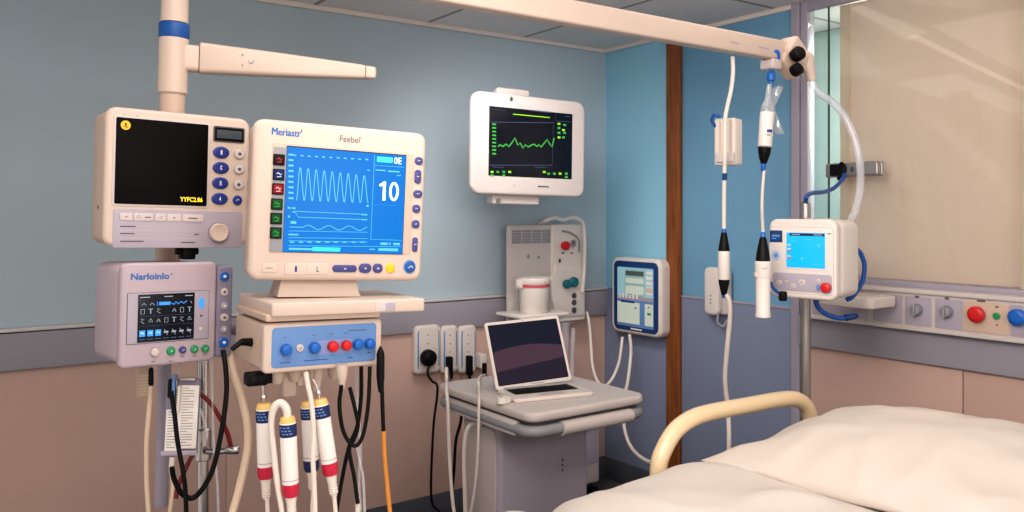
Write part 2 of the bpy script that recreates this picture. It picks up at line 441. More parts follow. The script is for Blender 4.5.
# ---- column hanging from the ceiling
cb = P(172, 108, 1.97)
FC = Frame((cb.x, cb.y, cb.z), 0, R(1.6))
col = thing('ceiling_column', 'white ceiling column with a blue band behind the equipment monitors', 'equipment column', FC)
px = 1.97 / FPX
def cz(y): return (108 - y) * px
m = MB(); m.lathe('cream', [(.031, cz(23)), (.031, CEIL - cb.z + .002)], seg=32); m.build('upper_pole', col)
m = MB(); m.lathe('cream', [(.06, CEIL-cb.z-.03), (.075, CEIL-cb.z-.012), (.075, CEIL-cb.z)], seg=32); m.build('ceiling_plate', col)
m = MB(); m.lathe('blueband', [(.0335, cz(39)), (.0345, cz(38)), (.0345, cz(25)), (.0335, cz(24))], seg=32); m.build('blue_band', col, 'royal blue band round the pole')
m = MB(); m.lathe('cream', [(.029, cz(95)), (.0335, cz(93)), (.0335, cz(39))], seg=32); m.build('sleeve', col)
m = MB(); m.lathe('cream2', [(.024, cz(300)), (.0285, cz(290)), (.0285, cz(94))], seg=32); m.build('lower_pole', col)
m = MB(); m.lathe('lav', [(.0001, cz(507)), (.0125, cz(507)), (.0155, cz(504)), (.0155, cz(400)), (.0155, cz(298))], seg=24); m.build('end_tube', col, 'lavender grey tube at the lower end')
# side arm (tapered) along +x, slightly back
arm = MB()
XA = T(0, 0, cz(57)) @ RZ(25)
def ring(x, h, d, zo=0):
    return [XA @ Vector((x, b, a + zo)) for a, b in rr_pts(h, d, min(h, d)*.22, 4)]
k = arm.mi('cream')
arm.loft([ring(.02, .062, .046), ring(.055, .062, .046)], k)
arm.loft([ring(.057, .068, .046, .003), ring(.06, .073, .05, .003), ring(.25, .058, .048, .005), ring(.455, .036, .042, .008), ring(.462, .032, .038, .008)], k)
arm.loft([ring(.464, .033, .04, .008), ring(.488, .031, .038, .008), ring(.492, .025, .03, .008)], k)
arm.build('side_arm', col)
m = MB()
for x, z, r in ((.175, .004, .0065), (.155, .018, .0028), (.155, -.008, .0022)):
    m.lathe('steel', [(r, 0), (r, .0015), (r*.6, .0025)], XA @ FRONT(x, -.0245, z), 12)
m.build('arm_screws', col)

# ---- chrome pole
cp = P(203, 440, 1.93); FCP = Frame((cp.x, cp.y, 0), 0)
st = thing('chrome_pole_stand', 'slim chrome pole with cross clamp below the lower left monitor', 'pole stand', FCP)
m = MB(); m.lathe('chrome', [(.0125, .05), (.0125, 1.33), (.006, 1.335)], seg=20); m.build('pole', st)
m = MB(); m.lathe('dgrey', [(.21, .01), (.21, .03), (.05, .06), (.015, .08)], seg=32)
for k_ in range(5):
    a = R(72 * k_ + 10); m.tube('dgrey', [(0, 0, .05), (.15*math.cos(a), .15*math.sin(a), .04), (.27*math.cos(a), .27*math.sin(a), .02)], .018, 8)
m.build('base', st)
zc = 1.55 - (447 - 213) / FPX * 1.93
m = MB(); m.lathe('chrome', [(.016, zc-.03), (.0185, zc-.028), (.0185, zc+.042), (.016, zc+.045)], seg=20)
m.tube('chrome', [(.01, -.02, zc-.003), (.04, -.022, zc-.004), (.075, -.022, zc)], .0075, 10)
m.lathe('chrome', [(.008, 0), (.0105, .003), (.0105, .026), (.008, .03)], T(.062, -.022, zc) @ RY(90), 14)
m.box('steel', -.026, -.01, -.012, .012, zc-.02, zc+.03, .003)
m.build('cross_clamp', st)

# ---- upper left monitor
def K1(x, y): return (80 + x / 3.2, 95 + y / 3.2)
o = P(102.5, 246.5, 1.70); F1 = Frame(o, R(38), ROLL)
w1, h1 = F1.at(*K1(546, 84)); h1 = F1.at(*K1(80, 33))[1]
vm = thing('patient_monitor', 'square cream monitor with a black screen and blue oval keys, upper left of the stand', 'medical monitor', F1)
m = MB(); m.slab('cream', 0, w1, 0, h1, 0, .02, .022, .009, seg=5); m.slab('cream2', .002, w1-.004, .004, h1-.004, .018, .13, .02, .010); m.build('casing', vm)
m = MB(); m.lathe('dgrey', [(.004, 0), (.004, .002)], T(.003, .06, h1*.28) @ RY(-90), 10); m.box('dgrey', .07, w1-.07, .126, .134, .05, h1-.06, .003); m.build('rear_cover', vm)
def fr_rect(F, K, tl, br, y=0.0):
    x0, z1 = F.at(*K(*tl), y); x1, z0 = F.at(*K(*br), y); return x0, x1, z0, z1
a = fr_rect(F1, K1, (116, 70), (404, 356))
m = MB(); m.slab('pale', a[0]-.005, a[1]+.005, a[2]-.005, a[3]+.005, -.0015, .004, .006, .001); m.build('screen_frame', vm)
scr = MB(); scr.slab('screenoff', a[0], a[1], a[2], a[3], -.003, .003, .003, .001)
x0, z0 = F1.at(*K1(318, 341)); x1, z1 = F1.at(*K1(391, 331)); z1 = z0 + .0105
scr.text('yellowtxt', 'YYFC2.86', x0, x1, z0, z1, -.0036, bold=.03)
scr.build('screen', vm, 'black unlit screen with a yellow readout in its lower corner')
x, z = F1.at(*K1(145, 97)); m = MB(); m.lathe('yellow', [(.0098, 0), (.0098, .0012)], FRONT(x, -.003, z))
m.oval('black', x, -.004, z+.0022, .0022, .0022, .0006); m.ribbon('black', [(x-.0035, z-.0035), (x, z-.001), (x+.0035, z-.0035), (x, z-.006)], .0018, -.0046); m.build('warning_symbol', vm, 'round yellow symbol sticker')
x0, z0 = F1.at(*K1(138, 68)); x1, _ = F1.at(*K1(215, 74)); m = MB(); m.text('print', 'Sudoit Reuar', x0, x1, z0-.002, z0+.0045, -.0008, bold=.01); m.build('lettering', vm)
a = fr_rect(F1, K1, (430, 101), (523, 153))
m = MB(); m.slab('dgrey', a[0]-.002, a[1]+.002, a[2]-.002, a[3]+.002, -.002, .002, .004, .001); m.slab('screenoff', a[0]+.001, a[1]-.001, a[2]+.001, a[3]-.001, -.003, 0, .002, .001)
m.rect(mat('grey_lcd', (52, 62, 72), .3), a[0]+.005, a[1]-.005, a[2]+.006, a[3]-.006, -.0034); m.build('small_display', vm)
for (cx, cy), g in zip(((451, 184), (450, 233), (448, 282), (446, 332)), ('1', 'c', 'n', '4')):
    x, z = F1.at(*K1(cx, cy)); m = MB(); m.oval('blue', x, 0, z, .0182, .0134, .004); m.text('label', g, x-.002, x+.002, z-.005, z+.005, -.0044, bold=.03); m.build('oval_key', vm)
for cx, cy in ((510, 189), (509, 238), (507, 287)):
    x, z = F1.at(*K1(cx, cy)); m = MB(); m.oval('grey', x, 0, z, .0125, .0125, .002); m.oval('pale', x, -.0015, z, .0112, .0112, .002); m.oval('dgrey', x, -.003, z, .004, .0035, .0008); m.build('round_key', vm)
x, z = F1.at(*K1(503, 337)); m = MB(); m.oval('blue', x, 0, z, .0105, .0112, .003); m.ribbon('label', [(x-.003, z-.002), (x, z+.003), (x+.003, z)], .0015, -.0036); m.build('round_key', vm, 'blue round key')
a = fr_rect(F1, K1, (106, 363), (517, 489))
m = MB(); m.slab('lav', a[0], a[1], a[2], a[3], -.0012, .003, .006, .001)
for cy in (432, 458):
    x0, z0 = F1.at(*K1(125, cy)); x1, z1 = F1.at(*K1(385, cy + 11)); m.ribbon('pale', [(x0, z0), (x1, z0)], .0007, -.0016)
for cx, cy, wd in ((128, 420, .030), (128, 443, .028), (128, 468, .046), (322, 472, .030), (365, 446, .01)):
    x0, z0 = F1.at(*K1(cx, cy)); m.ribbon('print', [(x0, z0), (x0+wd, z0)], .0024, -.0016)
m.build('lower_panel', vm, 'lavender control panel')
for cx, wd, gl in ((147, 40, 1), (188, 34, 2), (217, 30, 3), (257, 34, 4), (300, 44, 1), (360, 66, 5)):
    x0, z1 = F1.at(*K1(cx - wd/2, 377 + (cx-147)*.022)); x1, z0 = F1.at(*K1(cx + wd/2, 402 + (cx-147)*.022))
    m = MB(); m.slab('pale', x0, x1, z0, z1, -.0028, 0, .002, .001); mx, mz = (x0+x1)/2, (z0+z1)/2
    if gl == 2: m.ribbon('print', [(mx-.005, mz-.003), (mx-.001, mz+.004), (mx+.004, mz-.003)], .0008, -.0032)
    elif gl == 4: m.ribbon('print', [(mx-.004, mz), (mx-.001, mz-.003), (mx+.003, mz+.004)], .001, -.0032)
    else: m.ribbon('print', [(mx-.002*gl, mz), (mx+.002*gl, mz)], .0022, -.0032)
    m.build('flat_key', vm)
x, z = F1.at(*K1(441, 440)); m = MB(); m.lathe('lavdk', [(.0225, 0), (.0225, .0015)], FRONT(x, -.001, z), 28); m.lathe('cream', [(.0205, 0), (.0205, .01), (.018, .013), (.017, .0125)], FRONT(x, -.001, z), 28); m.build('dial', vm)
m = MB(); m.box('black', .170, .198, .03, .07, -.030, .004, .004); m.cyl('black', (.158, .045, -.012), (.206, .045, -.012), .008); m.build('clamp', vm, 'black clamp under the casing')
m = MB(); m.box('grey', .10, .20, .13, .16, .08, .2, .004); m.build('rear_bracket', vm)

# ---- big monitor
def K2(x, y): return (240 + x / 2.846, 110 + y / 2.846)
o = P(247.5, 280.5, 1.65); F2 = Frame(o, R(28), R(2.4))
w2 = F2.at(*K2(525, 300))[0]; h2 = F2.at(*K2(40, 21))[1]
bm_ = thing('patient_monitor', 'large cream monitor with a lit blue waveform screen reading 10', 'medical monitor', F2)
m = MB(); m.slab('cream', 0, w2, 0, h2, 0, .03, .022, .012, seg=5); m.slab('cream2', .004, w2-.004, .004, h2-.004, .028, .085, .02, .015); m.build('casing', bm_)
a = fr_rect(F2, K2, (93, 92), (484, 412))
m = MB(); m.slab('cream2', a[0], a[1], a[2], a[3], -.0012, .004, .004, .001); m.build('screen_frame', bm_)
s = fr_rect(F2, K2, (134, 104), (461, 410)); sx0, sx1, sz0, sz1 = s
strip = fr_rect(F2, K2, (96, 102), (127, 398))
m = MB(); m.slab('grey', strip[0], sx0-.0005, sz0-.001, sz1-.002, -.0022, .002, .002, .0008); m.build('key_strip', bm_, 'grey strip of coloured keys')
for (cx, cy), cc, gl in zip(((110, 142), (109, 184), (107, 225), (104, 268), (102, 309), (101, 350)), ((40, 22, 30), (18, 50, 110), (150, 24, 36), (14, 90, 44), (16, 76, 40), (20, 84, 46)), ('red', 'label', 'label', 'green', 'green', 'green')):
    x, z = F2.at(*K2(cx, cy)); m = MB(); m.slab('black', x-.0115, x+.0115, z-.0115, z+.0115, -.005, 0, .002, .001)
    m.slab(mat('key_tint', cc, .6, spec=.2), x-.009, x+.009, z-.009, z+.009, -.006, -.004, .002, .0005)
    m.ribbon(gl, [(x-.005, z+.001), (x-.001, z+.004), (x+.003, z-.001), (x+.005, z+.002)], .0016, -.0064); m.ribbon(gl, [(x-.004, z-.005), (x+.005, z-.004)], .0012, -.0064); m.build('coloured_key', bm_)
scr = MB(); scr.slab('black', sx0-.001, sx1+.001, sz0-.001, sz1+.002, -.0018, .003, .001, .0005); scr.slab('screenblue', sx0, sx1, sz0, sz1, -.0026, .002, .0006, .0003)
def S2(cx, cy): return F2.at(*K2(cx, cy), -.003)
Y = -.0031
scr.build('screen', bm_, 'lit blue screen'); scro = bpy.context.scene.objects[-1] if False else [c for c in bm_.children if c.name.startswith('screen') and 'frame' not in c.name][-1]
# oscillating trace
wv = MB(); pts = []
n = 9
for i in range(0, n * 24 + 1):
    t = i / (n * 24); cx = 160 + t * 205; top = 162 + t * 26; bot = 257 + t * 8
    ph = math.cos(2 * math.pi * n * t); pts.append(S2(cx, (top+bot)/2 + ph * (bot-top)/2))
wv.ribbon('trace', pts, .0016, Y)
wv.ribbon('trace', [S2(*q) for q in ((148, 290), (158, 292), (166, 305), (362, 312))], .0012, Y)
wv.ribbon('trace', [S2(*q) for q in ((150, 288), (362, 297))], .0012, Y)
pts = []
for i in range(60):
    t = i / 59; cx = 140 + t * 222; pts.append(S2(cx, 333 + t*4 - (0 if t < .18 else 6*math.sin((t-.18)*24))))
wv.ribbon('trace', pts, .0014, Y)
for y0, y1 in ((344, 348), (363, 366), (372, 376)): wv.ribbon('trace', [S2(138, y0), S2(363, y1)], .0009, Y)
wv.build('waveforms', scro)
rd = MB()
rd.ribbon('trace', [S2(383, 128), S2(372, 368)], .0009, Y); rd.ribbon('trace', [S2(383, 157), S2(466, 163)], .0008, Y)
rd.ribbon('trace', [S2(136, 386), S2(458, 389)], .0009, Y); rd.ribbon('trace', [S2(372, 368), S2(460, 371)], .0008, Y)
def rr2(mm, tl, br, mb=rd):
    a = fr_rect(F2, K2, tl, br, -.003); mb.rect(mm, *a, Y)
rr2('cyanbar', (390, 132), (434, 151)); rr2('cyanbar', (206, 390), (285, 403)); rr2('trace', (139, 392), (205, 399))
for tl, br in (((386, 169), (414, 174)), ((421, 172), (454, 178)), ((386, 182), (414, 184)), ((446, 185), (458, 188)), ((384, 269), (452, 272)), ((400, 377), (420, 384)), ((424, 377), (428, 384)), ((436, 378), (455, 385)), ((368, 395), (384, 398)), ((394, 393), (450, 402))):
    rr2('trace', tl, br)
x0, z0 = S2(396, 257); x1, z1 = S2(453, 206); zh = z1 - z0; xw = x1 - x0
rd.ribbon('glowwhite', [(x0+xw*.24, z0), (x0+xw*.24, z1)], xw*.145, Y-.0002); rd.ribbon('glowwhite', [(x0, z1-zh*.24), (x0+xw*.24, z1-zh*.05)], xw*.12, Y-.0003)
el = [(x0+xw*.745 + xw*.19*math.cos(2*math.pi*i/40), (z0+z1)/2 + zh*.435*math.sin(2*math.pi*i/40)) for i in range(41)]
rd.ribbon('glowwhite', el, xw*.125, Y-.0002)
x0, z0 = S2(438, 153); x1, z1 = S2(460, 136); rd.text('glowwhite', '0E', x0, x1, z0, z1, Y-.0002, bold=.01)
for i in range(11):
    cx = 152 + i * 20.5; rr2('trace', (cx, 127 + i*1.2), (cx + 8, 131 + i*1.2))
for i in range(9): rr2('trace', (138, 124 + i * 15.5), (152, 130 + i * 15.5))
for i in range(9): 
    cx = 142 + i * 25; rr2('trace', (cx, 374), (cx + 12, 378))
for tl, br in (((136, 276), (145, 281)), ((148, 277), (158, 282)), ((144, 316), (160, 324)), ((362, 170), (370, 173)), ((138, 352), (166, 357)), ((346, 296), (362, 300)), ((346, 310), (362, 314)), ((360, 270), (366, 276)), ((137, 300), (142, 306))): rr2('trace', tl, br)
rd.build('readouts', scro, 'white number 10 and small readings')
x0, z0 = F2.at(*K2(90, 66)); x1, z1 = F2.at(*K2(176, 47)); m = MB(); [m.text('logo', "Meriastr'", x0+dx_, x1+dx_, z0-.003, z0+.0125, -.0006-dx_*.1) for dx_ in (0, .0006, .0012)]; m.build('lettering', bm_, 'blue brand lettering')
x0, z0 = F2.at(*K2(284, 86)); x1, z1 = F2.at(*K2(345, 72)); m = MB(); m.text('print', "Feebel'", x0, x1, z0-.003, z0+.011, -.0006); m.build('lettering', bm_, 'grey lettering')
for cx, cy, wd, ht in ((508, 145, 20, 22), (505, 190, 16, 40), (505, 239, 22, 22), (501, 281, 19, 24), (499, 325, 19, 24), (497, 383, 13, 42)):
    x, z = F2.at(*K2(cx, cy)); q = 1.8 / FPX / 2.846 / math.cos(R(28)); ww, hh = wd*q*1.07, ht*1.78/FPX/2.846
    m = MB(); m.slab('bluebtn', x-ww/2, x+ww/2, z-hh/2, z+hh/2, -.004, 0, min(ww, hh)*.42, .0015); m.ribbon('pale', [(x-.003, z), (x+.003, z+.001)], .0016, -.0044); m.build('side_key', bm_)
for x0c, x1c, g in ((63, 105, ''), (127, 189, '1'), (190, 250, 'L')):
    a = fr_rect(F2, K2, (x0c, 436), (x1c, 469 if g else 463)); m = MB(); m.slab('pale', a[0], a[1], a[2], a[3], -.0012, .001, .002, .0006); m.slab('cream', a[0]+.0008, a[1]-.0008, a[2]+.0008, a[3]-.0008, -.0018, .001, .002, .0004)
    mx, mz = (a[0]+a[1])/2, (a[2]+a[3])/2
    if g: m.text('blue', g, mx-.002, mx+.0025, mz-.006, mz+.006, -.0022, bold=.02)
    else: m.ribbon('print', [(mx-.008, mz), (mx+.006, mz)], .0012, -.0022)
    m.build('flat_key', bm_)
for cx, cy, wd, ht in ((297, 451, 60, 19), (355, 450, 31, 26), (391, 450, 25, 26)):
    x, z = F2.at(*K2(cx, cy)); ww, hh = wd*.000872, ht*.000765
    m = MB(); m.slab('bluebtn', x-ww/2, x+ww/2, z-hh/2, z+hh/2, -.004, 0, hh*.45, .0015); m.ribbon('pale', [(x-.002, z-.001), (x+.003, z)], .003, -.0044); m.build('front_key', bm_)
x, z = F2.at(*K2(427, 450)); m = MB(); m.oval('yellow', x, 0, z, .0098, .0105, .004); m.build('front_key', bm_, 'yellow round key')
x, z = F2.at(*K2(482, 446)); m = MB(); m.oval('bluepnl', x, 0, z, .0145, .0155, .002); m.oval('blueband', x, -.0015, z, .0115, .0125, .004); m.ribbon('label', [(x-.005, z-.003), (x+.001, z+.002), (x+.005, z+.001), (x+.004, z-.003)], .0015, -.006); m.build('power_key', bm_, 'bright blue round key with pale rim')
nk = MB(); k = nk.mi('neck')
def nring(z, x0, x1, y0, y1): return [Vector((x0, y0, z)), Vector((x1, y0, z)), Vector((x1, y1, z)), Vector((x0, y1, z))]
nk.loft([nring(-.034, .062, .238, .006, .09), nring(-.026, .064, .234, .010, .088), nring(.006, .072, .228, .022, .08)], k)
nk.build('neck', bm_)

# ---- lower left monitor
def K3(x, y): return (80 + x / 3.94, 250 + y / 3.94)
o = P(119, 370, 1.66); F3 = Frame(o, R(43), ROLL)
w3 = F3.at(*K3(537, 250))[0]; h3 = F3.at(*K3(160, 52))[1]
lm = thing('patient_monitor', 'mauve grey box monitor with a small dark icon screen, lower left of the stand', 'medical monitor', F3)
m = MB(); m.slab('lavd', 0, w3, 0, h3, 0, .022, .012, .007, seg=4); m.slab('lavd', .001, w3-.003, .004, h3-.004, .018, .19, .02, .03, seg=4); m.build('casing', lm)
a = fr_rect(F3, K3, (188, 172), (503, 347))
m = MB(); m.slab('dgrey', a[0]-.001, a[1]+.001, a[2]-.001, a[3]+.001, -.001, .002, .002, .0005); m.slab('lav', a[0], a[1], a[2], a[3], -.002, .002, .001, .0005); m.build('screen_frame', lm)
a = fr_rect(F3, K3, (228, 176), (446, 348)); scr = MB(); scr.slab('screendk', a[0], a[1], a[2], a[3], -.003, .002, .001, .0005)
sw, sh = a[1]-a[0], a[3]-a[2]; Y3 = -.0034
def s3(mm, u0, u1, v0, v1): scr.rect(mm, a[0]+u0*sw, a[0]+u1*sw, a[3]-v1*sh, a[3]-v0*sh, Y3)
s3('glowgrey', .03, .2, .05, .07); s3('glowgrey', .45, .6, .05, .07); s3('glowgrey', .82, .96, .05, .07)
s3('glowblue', .36, .56, .17, .24)
def s3line(mm, pts, wd=.0013): scr.ribbon(mm, [(a[0]+u*sw, a[3]-v*sh) for u, v in pts], wd, Y3)
s3line('glowblue', [(.58, .2), (.62, .24), (.66, .18), (.7, .23), (.75, .18), (.8, .22), (.86, .17)], .002); s3line('glowgrey', [(.06, .23), (.1, .18), (.14, .23)]); s3line('glowgrey', [(.2, .23), (.24, .18), (.28, .23)]); s3line('glowblue', [(.33, .16), (.33, .25)]); s3line('glowgrey', [(.92, .18), (.95, .23)])
for r_, v in enumerate((.36, .56)):
    s3line('dimline', [(.02, v+.1), (.98, v+.1)], .0005)
    for c_ in range(7):
        u = .03 + c_ * .138
        if r_ == 0 and c_ == 3: continue
        g = 'glowgrey'
        kk = (r_ * 7 + c_) % 5
        if kk == 0: s3line(g, [(u+.02, v-.05), (u+.08, v-.05), (u+.08, v+.05), (u+.02, v+.05), (u+.02, v-.05)], .0011)
        elif kk == 1: s3line(g, [(u+.01, v-.05), (u+.09, v-.05)]); s3line(g, [(u+.05, v-.05), (u+.05, v+.05)], .002)
        elif kk == 2: s3line(g, [(u+.02, v-.05), (u+.08, v-.04), (u+.02, v+.0), (u+.08, v+.05)])
        elif kk == 3: s3line(g, [(u+.05, v-.05), (u+.02, v+.02), (u+.09, v+.02), (u+.05, v-.05)])
        else: s3line(g, [(u+.02, v+.03), (u+.05, v-.04), (u+.08, v+.03)], .0018)
for c_ in range(7):
    u = .03 + c_ * .138
    if c_ < 3: s3('glowblue', u, u+.1, .75, .88); s3line('glowwhite', [(u+.02, .82), (u+.05, .79), (u+.08, .83)])
    else: s3('glowgrey', u+.01, u+.09, .79, .83); s3line('glowgrey', [(u+.02, .75), (u+.08, .88)], .001)
    s3('dimline', u, u+.1, .93, .95)
scr.build('screen', lm, 'dark screen full of small icons')
for cx, cy, mm, rr_, in ((477, 208, 'glowblue', .006), (476, 258, 'dgrey', .0025), (474, 310, 'pale', .004)):
    x, z = F3.at(*K3(cx, cy)); m = MB(); m.oval(mm, x, -.001, z, rr_, rr_*(2 if mm == 'glowblue' else 1), .0025); m.build('touch_key', lm)
x0, z0 = F3.at(*K3(200, 119)); x1, z1 = F3.at(*K3(352, 95)); m = MB(); m.text('logo', "Narloinlo", x0, x1, z0, z0+.0135, -.0006, bold=.03); m.text('logo', '+', x1+.002, x1+.007, z0+.008, z0+.013, -.0006, bold=.02); m.build('lettering', lm, 'blue brand lettering')
for cx, cy, mm, r_ in ((293, 402, 'pale', .0085), (357, 397, 'greenb', .0085), (403, 393, 'bluebtn', .0072), (449, 390, 'greenb', .008), (492, 388, 'greenb', .008)):
    x, z = F3.at(*K3(cx, cy)); m = MB(); m.oval('lavdk', x, 0, z, r_*1.15, r_*1.15, .001); m.knob(mm, x, -.0005, z, r_, .006); m.ribbon('label', [(x-.002, z-.002), (x+.002, z+.002)], .0012, -.0068); m.build('front_button', lm, {'pale': 'white button', 'greenb': 'green button', 'bluebtn': 'purple button'}[mm])
m = MB()
for cx, cy in ((357, 438), (404, 420), (451, 418), (490, 413), (288, 440)):
    x, z = F3.at(*K3(cx, cy)); m.ribbon('print', [(x-.004, z), (x+.004, z)], .0014, -.0004)
m.build('key_legends', lm)
# side module
sm = fr_rect(F3, K3, (544, 62), (600, 420)); 
m = MB(); m.slab('lavdk', sm[0], sm[1], sm[2], sm[3], .004, .05, .010, .006); m.build('side_module', lm, 'darker lavender strip of round keys')
for cx, cy, mm, r_ in ((569, 104, 'bluek', .0105), (568, 165, 'pale', .0085), (568, 220, 'lav', .008), (568, 266, 'pale', .009), (567, 312, 'lav', .0075), (566, 364, 'bluek', .0115)):
    x, z = F3.at(*K3(cx, cy), .004); m = MB(); m.oval(mm, x, .004, z, r_, r_, .003); m.oval('label' if mm != 'pale' else 'print', x, .0015, z, r_*.35, r_*.3, .001); m.build('module_key', lm)
m = MB(); m.box('grey', .03, .12, .188, .2, .05, .16, .004); m.build('rear_bracket', lm)

# ---- control box and tray
def K4(x, y): return (220 + x / 3.936, 270 + y / 3.936)
o = P(263, 374.5, 1.60); F4 = Frame(o, R(34), R(1.6))
w4 = F4.at(*K4(637, 280))[0]; h4 = F4.at(*K4(168, 212))[1]
cbx = thing('control_box', 'cream control box with blue and red knobs below the large monitor', 'control unit', F4)
m = MB(); m.slab('cream', 0, w4, 0, h4, 0, .03, .009, .005); m.slab('cream2', .002, w4-.002, .003, h4-.002, .028, .205, .008, .006); m.build('casing', cbx)
a = fr_rect(F4, K4, (205, 228), (612, 352)); a = (a[0], a[1], F4.at(*K4(205, 388))[1], a[3])
m = MB(); m.slab('bluepnl', a[0], a[1], a[2], a[3], -.0012, .003, .008, .001)
pa = [F4.at(*K4(*q)) for q in ((385, 278), (520, 272), (515, 325), (380, 335))]
m.slab('panelmix', min(p[0] for p in pa), max(p[0] for p in pa), min(p[1] for p in pa), max(p[1] for p in pa), -.0016, 0, .006, .0004)
for cx, cy, wd in ((235, 366, .02), (330, 357, .05), (500, 345, .012), (365, 257, .004), (252, 265, .004), (430, 252, .008), (490, 248, .008), (505, 238, .04), (578, 325, .008)):
    x, z = F4.at(*K4(cx, cy)); m.ribbon('blue' if cy > 300 else 'print', [(x, z), (x+wd, z)], .0014, -.0018)
m.build('front_panel', cbx, 'blue front panel')
for cx, cy, mm, r_ in ((256, 312, 'bluek', .0112), (368, 304, 'bluek', .0112), (440, 299, 'red', .0112), (492, 295, 'red', .0105), (538, 291, 'bluek', .0108), (585, 288, 'bluek', .0108)):
    x, z = F4.at(*K4(cx, cy)); m = MB(); m.lathe(mm, [(r_*.9, 0), (r_, .003), (r_, .011), (r_*.85, .014), (r_*.5, .0155)], FRONT(x, -.001, z), 20); m.build('knob', cbx, {'red': 'red knob', 'bluek': 'blue knob'}[mm])
x, z = F4.at(*K4(313, 306)); m = MB(); m.knob('pale', x, -.001, z, .0075, .004); m.ribbon('print', [(x-.003, z), (x, z-.003), (x+.003, z+.003)], .0012, -.0056); m.build('white_button', cbx)
m = MB(); m.lathe('yellow', [(.003, 0), (.003, .001)], T(-.0005+.003, .05, h4*.55) @ RY(-90), 10); m.build('side_marker', cbx, 'tiny yellow marker')
m = MB(); m.cyl('black', (.004, .085, h4*.52), (-.02, .08, h4*.55), .009, .007); m.cyl('black', (-.02, .08, h4*.55), (-.04, .075, h4*.42), .006, .004); m.build('side_lever', cbx, 'black side lever')
m = MB()
for x, y in ((.045, .05), (.085, .06), (.125, .055), (.165, .05)):
    m.lathe('cream', [(.008, -.03), (.012, -.02), (.015, .004)], T(x, y, 0), 16)
m.build('outlet_sockets', cbx)
m = MB(); m.box('black', -.018, .024, .04, .07, -.03, -.004, .004); m.box('black', -.014, .004, .036, .05, -.026, -.008, .003); m.box('black', .016, .034, .044, .062, -.028, .008, .003); m.build('hook_clamp', cbx, 'black clamp under the box')
m = MB(); pl4 = F4.inv(Vector((cp.x, cp.y, F4.loc.z))); m.cyl('grey', (.12, .20, .045), (pl4.x+.012, pl4.y-.004, .045), .012); m.lathe('grey', [(.015, .02), (.022, .022), (.022, .068), (.015, .07)], T(pl4.x, pl4.y, 0), 18); m.build('mounting_bracket', cbx)
tz = h4 + .004
o2 = F4.pt(0, 0, tz); F5 = Frame(o2, R(33), R(1.6))
tr = thing('monitor_shelf', 'thick cream shelf between the large monitor and the control box', 'shelf', F5)
q0 = F5.at(*K4(205, 160), -.02); q1 = F5.at(*K4(808, 140), -.02); zt = F5.at(*K4(210, 131), -.02)[1]; zb = F5.at(*K4(207, 188), -.02)[1]
m = MB(); m.slab('cream', q0[0], q1[0], -.02, .22, .010, zt, .006, .004, 'z'); m.slab('cream2', 0, w4-.01, -.01, .215, 0, .014, .006, .003, 'z'); m.build('tray', tr)
a = fr_rect(F5, K4, (612, 128), (690, 160), -.02); m = MB(); m.slab('pale', a[0], a[1], a[2], a[3], -.021, -.018, .001, .0005); m.slab('lav', (a[0]+a[1])/2, a[1]-.001, a[2]+.001, a[3]-.001, -.0216, -.018, .001, .0005); m.build('label_slot', tr)
